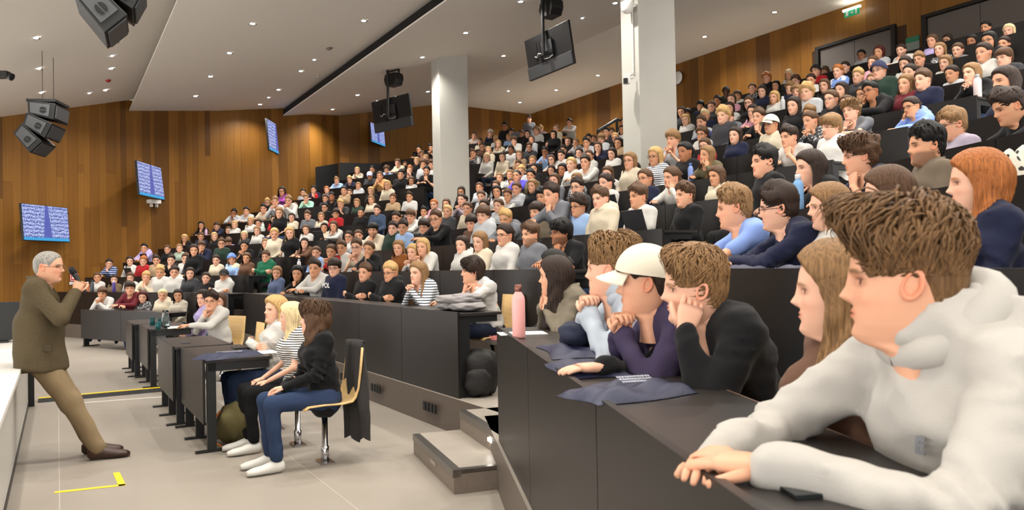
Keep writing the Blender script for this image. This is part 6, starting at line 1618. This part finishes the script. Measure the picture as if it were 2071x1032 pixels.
def tv(center, yaw, pitch, w_, h_, label, back=False, arm=None):
    t = empty('wall_screen', tuple(center)); t.rotation_euler = (pitch, 0, yaw); tag(t, label, 'screen', 'large screens')      # faces local -y
    MB().box((0, .03, 0), (w_ / 2, .03, h_ / 2)).build('casing', M_blk, t, bevel=.004)
    o = MB().add([(-w_ / 2 + .012, -.002, -h_ / 2 + .015), (w_ / 2 - .012, -.002, -h_ / 2 + .015), (w_ / 2 - .012, -.002, h_ / 2 - .012), (-w_ / 2 + .012, -.002, h_ / 2 - .012)], [(0, 1, 2, 3)]).build('display', M_scr, t)
    uv = o.data.uv_layers.new(name='UVMap'); uv.data.foreach_set('uv', [0, 0, 1, 0, 1, 1, 0, 1])
    MB().box((0, .09, 0), (.12, .04, .16)).build('mount_plate', M_blk, t); 
    return t
def quad_tv(c, w_px, h_px, Y, asp=1.76): pass
wn = unit(np.array([WA[1][1] - WA[0][1], -(WA[1][0] - WA[0][0])])); wn = wn if np.dot(wn, ctr - WA[0]) > 0 else -wn
def on_wall(px, seg=0, off=.35):
    t = (px - 1035) / FPX; a, b = WA[seg], WA[seg + 1]; q = linex((0, 0), (t, 1.0), a, b - a); n = unit(np.array([(b - a)[1], -(b - a)[0]])); n = n if np.dot(n, ctr - a) > 0 else -n; s = np.linalg.norm(q); return q * (1 - off / s), n
for px, py, seg, wpx, hpx, yo, lb in ((94, 452, 0, 80, 73, .30, 'lit wall screen showing the audience, behind the speaker'), (307, 366, 0, 46, 68, 1.02, 'lit wall screen above a white bracket on the side wall'), (562, 280, 0, 31, 62, 1.22, 'lit wall screen under the bright wall light'), (768, 272, 3, 27, 40, 1.1, 'lit wall screen half hidden behind the hanging screen')):
    q, n = on_wall(px, seg, .55); s = np.linalg.norm(q); vd = math.atan2(q[0], q[1]); z = CAMH + (hor(px) - py) / FPX * q[1]; hh = hpx / FPX * q[1] * 1.0; w_ = hh * 1.76
    # turned so that its seen width matches: it looks towards the hall, not square at the camera
    c_ = min(.98, wpx / FPX * q[1] / w_); ya = facing(-q) + math.acos(c_) * (1 if True else -1)
    t = tv((*q, z), ya, R(-4), w_, hh, lb)
    qq, _ = on_wall(px, seg, .0); tl = MB(); back = np.array([math.sin(-ya), math.cos(ya)]); tl.tube([(*(q + unit(qq - q) * .08), z), (*qq, z)], .03, 8); tl.build('wall_arm', M_blk).parent = t; bpy.context.view_layer.update(); t.children[-1].matrix_world = Matrix.Identity(4)
    t.children[-1].matrix_parent_inverse = Matrix.Identity(4)
    a_ = [x for x in t.children if x.name.startswith('wall_arm')][0]; a_.matrix_basis = (Matrix.Translation(t.location) @ t.rotation_euler.to_matrix().to_4x4()).inverted()
    if px == 94: o = MB().box((*on_wall(47, 0, .05)[0], CAMH + (hor(47) - 457) / FPX * 18.6), (.06, .04, .12), WA[1] - WA[0]).build('wall_box', M_blk); tag(o, 'small black wall box beside the screen behind the speaker', 'wall box')
    if px == 562: o = MB().box((*on_wall(538, 0, .05)[0], CAMH + (hor(538) - 285) / FPX * on_wall(538)[0][1]), (.06, .05, .12), WA[1] - WA[0]).build('wall_box', M_blk); tag(o, 'small black wall box beside the screen under the wall light', 'wall box')
    if px == 307:
        q2, n2 = on_wall(312, 0, .12); z2 = CAMH + (hor(312) - 408) / FPX * q2[1]; o = MB().box((*q2, z2), (.16, .10, .05), WA[1] - WA[0]); o.box((*(q2 - unit(WA[1] - WA[0]) * .08), z2 - .09), (.02, .05, .06), WA[1] - WA[0]); o.box((*(q2 + unit(WA[1] - WA[0]) * .08), z2 - .09), (.02, .05, .06), WA[1] - WA[0])
        o = o.build('wall_bracket', M_white); tag(o, 'white wall bracket under the second screen', 'bracket')
# hanging screens seen from behind, with pole and loudspeaker
def hang(cx, cyp, Yc, w_, h_, dirv, label):
    c = at(cx, cyp, Yc); cz = c[2]; yaw = facing(dirv); t = empty('hanging_screen', tuple(c)); t.rotation_euler = (R(-9), 0, yaw); tag(t, label, 'screen', 'large screens')
    MB().box((0, .02, 0), (w_ / 2, .025, h_ / 2)).build('casing', M_blk, t, bevel=.005); MB().box((0, .055, -h_ / 2 + .13), (w_ / 2 - .005, .02, .125)).build('lower_housing', M_dkg, t, bevel=.006)
    MB().box((0, .06, .06), (.20, .012, .17)).build('mount_plate', M_dkg, t); m = MB()
    for s in (-.21, .21): m.box((s, .075, .03), (.012, .012, .22))
    m.box((0, .09, -.02), (.24, .02, .03)); m.box((.42, .05, .12), (.05, .012, .18)); m.build('mount_rails', M_blk, t)
    m = MB(); m.tube([(.16, .08, .0), (.26, .11, .03), (.34, .10, -.03), (.46, .07, .01)], .009, 6); m.tube([(-.2, .08, -.1), (-.1, .1, -.14), (.1, .09, -.12)], .006, 6); m.build('cables', mat('white cable', (196, 194, 190), .6), t, True)
    zc_ = zceil(float(np.dot(c[:2], BV))); back = np.array([-dirv[0], -dirv[1]]) / np.linalg.norm(dirv); pp_ = c[:2] + back * .16
    pl = MB().tube([(*pp_, cz - .1), (*pp_, zc_)], .035, 10); o = pl.build('ceiling_pole', M_blk); o.parent = t; o.matrix_parent_inverse = (Matrix.Translation(t.location) @ t.rotation_euler.to_matrix().to_4x4()).inverted()
    s_ = empty('ceiling_speaker', (*(pp_ - np.array(dirv) / np.linalg.norm(dirv) * -.12 + unit(np.array([dirv[1], -dirv[0]])) * -.02), zc_)); s_.rotation_euler = (0, 0, yaw); tag(s_, 'black wedge loudspeaker hung from the ceiling above the ' + label.split(',')[0].replace('black back of the ', ''), 'loudspeaker')
    MB().extr(Matrix.Translation((0, -.1, 0)), [(-.24, -.16), (-.20, -.10), (.20, -.10), (.25, -.24), (.17, -.42), (-.17, -.42), (-.25, -.28)], .14).build('cabinet', M_blk, s_, bevel=.01); m = MB()
    m.box((0, -.1, -.012), (.24, .03, .012)); m.box((-.22, -.1, -.09), (.012, .03, .08)); m.box((.22, -.1, -.09), (.012, .03, .08)); m.build('bracket', M_blk, s_)
    return t
hang(799, 229, 20.5, 1.57, .85, np.array([.669, .743]), 'black back of the farther hanging screen, left of the first column'); hang(1120, 103, 15.6, 1.62, .85, BV, 'black back of the nearer hanging screen, between the columns')

# ---------------------------------------------------------------- line-array loudspeakers
M_spk = mat('speaker grey', (66, 68, 70), .5); M_spd = mat('speaker dark', (18, 18, 19), .5)
def line_array(px, py, Y, nseg, label, yaw, sc=1.0):
    t = empty('line_array_speaker', tuple(at(px, py, Y)), yaw); t.scale = (sc,) * 3; tag(t, label, 'loudspeaker', 'line array loudspeakers'); p = np.array([0.0, 0.0])
    MB().box((0, .0, .03), (.33, .26, .025)).build('rigging_frame', M_spd, t)
    for i in range(nseg):
        M_ = Matrix.Translation((0, p[0], p[1])) @ Matrix.Rotation(R(7 + 19 * i), 4, 'X'); prof = [(-.26, 0), (.24, 0), (.20, -.25), (-.26, -.31)]
        o = MB().extr(M_ @ Matrix.Rotation(R(90), 4, 'Z'), prof, .33).build('cabinet', M_spd, t, bevel=.008)
        for s in (1, -1):
            MB().extr(M_ @ Matrix.Translation((s * .335, 0, -.145)) @ Matrix.Rotation(R(90), 4, 'Z'), [(-.17, .11), (.19, .11), (.16, -.085), (-.17, -.12)], .007).build('side_plate', M_spk, o)
            hh = MB()
            for d_ in (1, -1): hh.extr(M_ @ Matrix.Translation((s * .347, -.06, -.15 + d_ * .012)) @ Matrix.Rotation(R(90), 4, 'Z'), [(.06 * math.cos(a), d_ * .045 * math.sin(a)) for a in np.linspace(0, math.pi, 9)], .004)
            hh.build('handle_slot', M_blk, o)
        MB().mbox(M_ @ Matrix.Translation((0, -.272, -.155)), (.29, .008, .12)).build('grille', M_spk, o); v = M_ @ Vector((0, -.0, -.305)); p = np.array([v[1], v[2]])
    for s in (-.25, .25): MB().tube([(s, .0, .05), (s, .0, 1.0)], .006, 5).build('cable', M_spd, t)
    return t
line_array(100, 212, 14.2, 3, 'three-part line array loudspeaker hung above the first screen', facing(BV * .9 - LV * .35), .95)
line_array(262, -95, 8.0, 3, 'dark line array loudspeaker cut by the top picture edge', facing(BV * 1.0 - LV * .1), .95)
pj = empty('stage_spotlight', tuple(at(4, 150, 9.0))); tag(pj, 'small black spotlight at the left picture edge', 'spotlight'); MB().box((0, 0, 0), (.10, .05, .04)).build('lamp_body', M_spd, pj, bevel=.01); MB().lathe([(.04, 0), (.045, .05), (.03, .05)], 12, Matrix.Translation((.09, 0, -.01)) @ Matrix.Rotation(R(115), 4, 'Y')).build('lamp_hood', M_spd, pj)

# ---------------------------------------------------------------- signs and small fittings
q, n = on_wall(149, 0, .03); z = CAMH + (hor(149) - 564) / FPX * q[1]; wd = unit(WA[1] - WA[0]); sg = empty('fire_sign', (*q, z)); sg.rotation_euler = (0, 0, facing(n)); tag(sg, 'red fire hose sign with white symbol on the wood wall behind the speaker', 'sign')
M_red = mat('sign red', (186, 24, 30), .5); M_wp = mat('sign white', (226, 224, 220), .6)
MB().box((0, 0, .04), (.105, .004, .10)).build('sign_plate', M_red, sg); m = MB(); m.box((.0, -.006, .115), (.09, .002, .006)); m.box((.0, -.006, -.045), (.09, .002, .006)); m.box((-.09, -.006, .035), (.006, .002, .086)); m.box((.09, -.006, .035), (.006, .002, .086)); m.box((-.035, -.006, .02), (.022, .002, .03)); m.box((.03, -.006, .05), (.035, .002, .012)); m.box((.04, -.006, .02), (.012, .002, .03)); m.box((-.03, -.006, .075), (.012, .002, .014)); m.build('symbol', M_wp, sg)
MB().box((0, 0, -.115), (.12, .004, .035)).build('text_plate', M_wp, sg); lettering(sg, Matrix.Translation((0, -.006, -.115)) @ Matrix.Rotation(R(90), 4, 'X'), .10, .016, mat('grey print', (90, 90, 96), .7), 2, 1)
# exit sign over the back doors
t_ = (1735 - 1035) / FPX; Y = (BACK - .25) / (BV[0] * t_ + BV[1]); ex = empty('exit_sign', tuple(at(1735, 19, Y))); ex.rotation_euler = (0, 0, facing(-BV)); tag(ex, 'green emergency exit sign with a lit top edge over the back doors', 'sign')
M_grn = mat('exit green', (12, 128, 84), .5, emit=.5); M_lit = mat('exit light', (255, 252, 240), .5, emit=9)
MB().box((0, 0, -.05), (.20, .012, .075)).build('sign_plate', M_grn, ex); MB().box((0, 0, .05), (.23, .03, .022)).build('light_bar', M_lit, ex); m = MB()
for x, z_, w_, h_ in ((-.12, -.05, .035, .05), (.0, -.05, .03, .012), (.11, -.06, .012, .045), (.135, -.06, .012, .045), (.125, -.005, .018, .018), (.03, -.05, .012, .03)): m.box((x, -.014, z_), (w_, .002, h_))
m.build('symbol', M_wp, ex)
t_ = (1857 - 1035) / FPX; Y = (BACK - .05) / (BV[0] * t_ + BV[1]); po = empty('notice_board', tuple(at(1857, 92, Y))); po.rotation_euler = (0, 0, facing(-BV)); tag(po, 'small pale notice with green header between the back doors', 'notice'); MB().box((0, 0, 0), (.16, .008, .22)).build('board', mat('notice grey', (120, 128, 122), .7), po); MB().box((0, -.01, .16), (.16, .003, .06)).build('header', mat('notice green', (40, 110, 84), .7), po)
# cameras, conduit and clock on the nearer column
c2 = cols[1]; f_ = c2 - BV * .235 * 0
lf = c2 - BV * .427                                     # its lit narrow face (towards the stage)
def fitting(name, px, py, label, cat):
    Y = lf[1] * 1.0; t = empty(name, (0, 0, 0)); p = at(px, py, Y - .22); t.location = tuple(p); tag(t, label, cat, 'column cameras'); return t
c1 = fitting('dome_camera', 1279, 10, 'white round camera high on the nearer column', 'camera'); MB().lathe([(.001, -.13), (.06, -.115), (.10, -.06), (.11, 0), (.11, .06), (.05, .10)], 20).build('dome', M_white, c1, True); MB().tube([(.1, .0, .04), (.2, .06, .05)], .02, 8).build('arm', M_white, c1)
c3 = fitting('wall_camera', 1275, 158, 'white box camera with black lens on the nearer column', 'camera'); MB().lathe([(.07, -.09), (.075, .07), (.06, .08)], 4, Matrix.Rotation(R(45), 4, 'Z')).build('housing', M_white, c3, bevel=.01); MB().box((-.03, -.05, -.05), (.035, .03, .045)).build('lens_window', M_blk, c3); MB().tube([(.05, .0, .02), (.14, .06, .04)], .015, 8).build('arm', M_white, c3)
cp = lf - BV * .02 - LV * .12; cdt = MB().tube([(*cp, 7.4), (*cp, CAMH + (hor(1292) - 146) / FPX * cp[1]), (*(cp + LV * .10), CAMH + (hor(1292) - 150) / FPX * cp[1])], .012, 8).build('cable_conduit', M_white, None, True); tag(cdt, 'thin white cable conduit running down the nearer column', 'conduit')
t_ = (1381 - 1035) / FPX; Y = (BACK - .06) / (BV[0] * t_ + BV[1]); ck = empty('wall_clock', tuple(at(1379, 156, Y))); ck.rotation_euler = (R(90), 0, facing(-BV)); tag(ck, 'round wall clock half hidden by the nearer column', 'clock'); MB().lathe([(.001, .03), (.19, .03), (.20, .0), (.19, -.01)], 24).build('clock_face', M_white, ck, True); MB().lathe([(.20, .0), (.205, .02), (.215, .0)], 24, cap=False).build('rim', M_blk, ck, True)
# handrail at the top of the far aisle
p0, p1, p2 = at(1214, 264, 21.8), at(1253, 241, 22.6), at(1275, 247, 22.6); hr_ = empty('handrail', (0, 0, 0)); tag(hr_, 'dark steel handrail at the top of the far aisle', 'handrail')
MB().tube([p0, p1, p2], .045, 6).build('rail', mat('grey steel', (70, 74, 80), .4, metal=.4), hr_)
for p in (p0, p1): MB().tube([(p[0], p[1], p[2] - 1.0), p], .04, 6).build('post', M_leg, hr_)
# black partition behind the top left rows
def part_px(px, Y): return at(px, 500, Y)[:2]
pts = PARTN
pw = empty('partition_screen', (0, 0, 0)); tag(pw, 'black partition boards behind the top rows of the left block', 'partition')
for i, (a, b_, y0, y1) in enumerate(((pts[0], pts[1], 337, 329), (pts[1], pts[2], 329, 336))):
    zt0 = CAMH + (hor(660) - y0) / FPX * a[1]; zt1 = CAMH + (hor(760) - y1) / FPX * b_[1]; d = unit(b_ - a); nn = np.array([-d[1], d[0]]); a2 = a + d * .03; b2_ = b_ - d * .03
    MB().prism([a2, b2_, b2_ + nn * .03, a2 + nn * .03], 3.0, [zt0, zt1, zt1, zt0]).build('board', mat('partition black', (14, 14, 15), .7), pw)
# small ceiling fittings
for px, py, lb, col in ((222, 160, 'red and white smoke detector on the front ceiling panel', (160, 40, 40)), (648, 152, 'white smoke detector on the second ceiling panel', (190, 186, 180)), (671, 95, 'unlit ceiling fitting on the second ceiling panel', (120, 112, 104))):
    h = ceil_hit(px, py)
    if h is None: continue
    o = MB().lathe([(.06, 0), (.06, -.02), (.035, -.05), (.001, -.05)], 16).build('smoke_detector', mat('detector %d' % col[1], col, .5)); o.location = tuple(h[0]); tag(o, lb, 'detector')
led_me = MB().lathe([(.0, -.012), (.022, -.012), (.026, 0)], 10, cap=False).mesh('led_spot', [M_led2], True)
for i, (px, py) in enumerate(((183, 187), (230, 111), (641, 119), (547, 196), (768, 203), (1187, 34), (1034, 183))):
    h = ceil_hit(px, py); o = inst('led_spot', led_me); o.location = tuple(h[0]); tag(o, 'tiny bright emergency led, %s from the left on the ceiling' % CN[[0, 1, 3, 2, 4, 6, 5][i]], 'light', 'emergency leds')
# letters on the navy sweatshirt and the mark on the white hoodie
def chest_text(o, txt, size, z, x, m, dy, rz=0):
    cu = bpy.data.curves.new('lettering', 'FONT'); cu.body = txt; cu.size = size; cu.align_x = 'CENTER'; cu.extrude = .001; cu.offset = .002; cu.materials.append(m); t0 = bpy.data.objects.new('tmp', cu); COL.objects.link(t0); bpy.context.view_layer.update(); me = bpy.data.meshes.new_from_object(t0.evaluated_get(bpy.context.evaluated_depsgraph_get())); bpy.data.objects.remove(t0); t = bpy.data.objects.new('chest_lettering', me); COL.objects.link(t); t.parent = o; t.location = (x, dy, z); t.rotation_euler = (R(86), 0, rz); return t
chest_text(POLO, 'POL', .10, .845, .0, M_wp, -.165); chest_text(HOODIE, 'E', .04, .80, .09, mat('grey embroidery', (120, 122, 128), .8), -.20, .25)
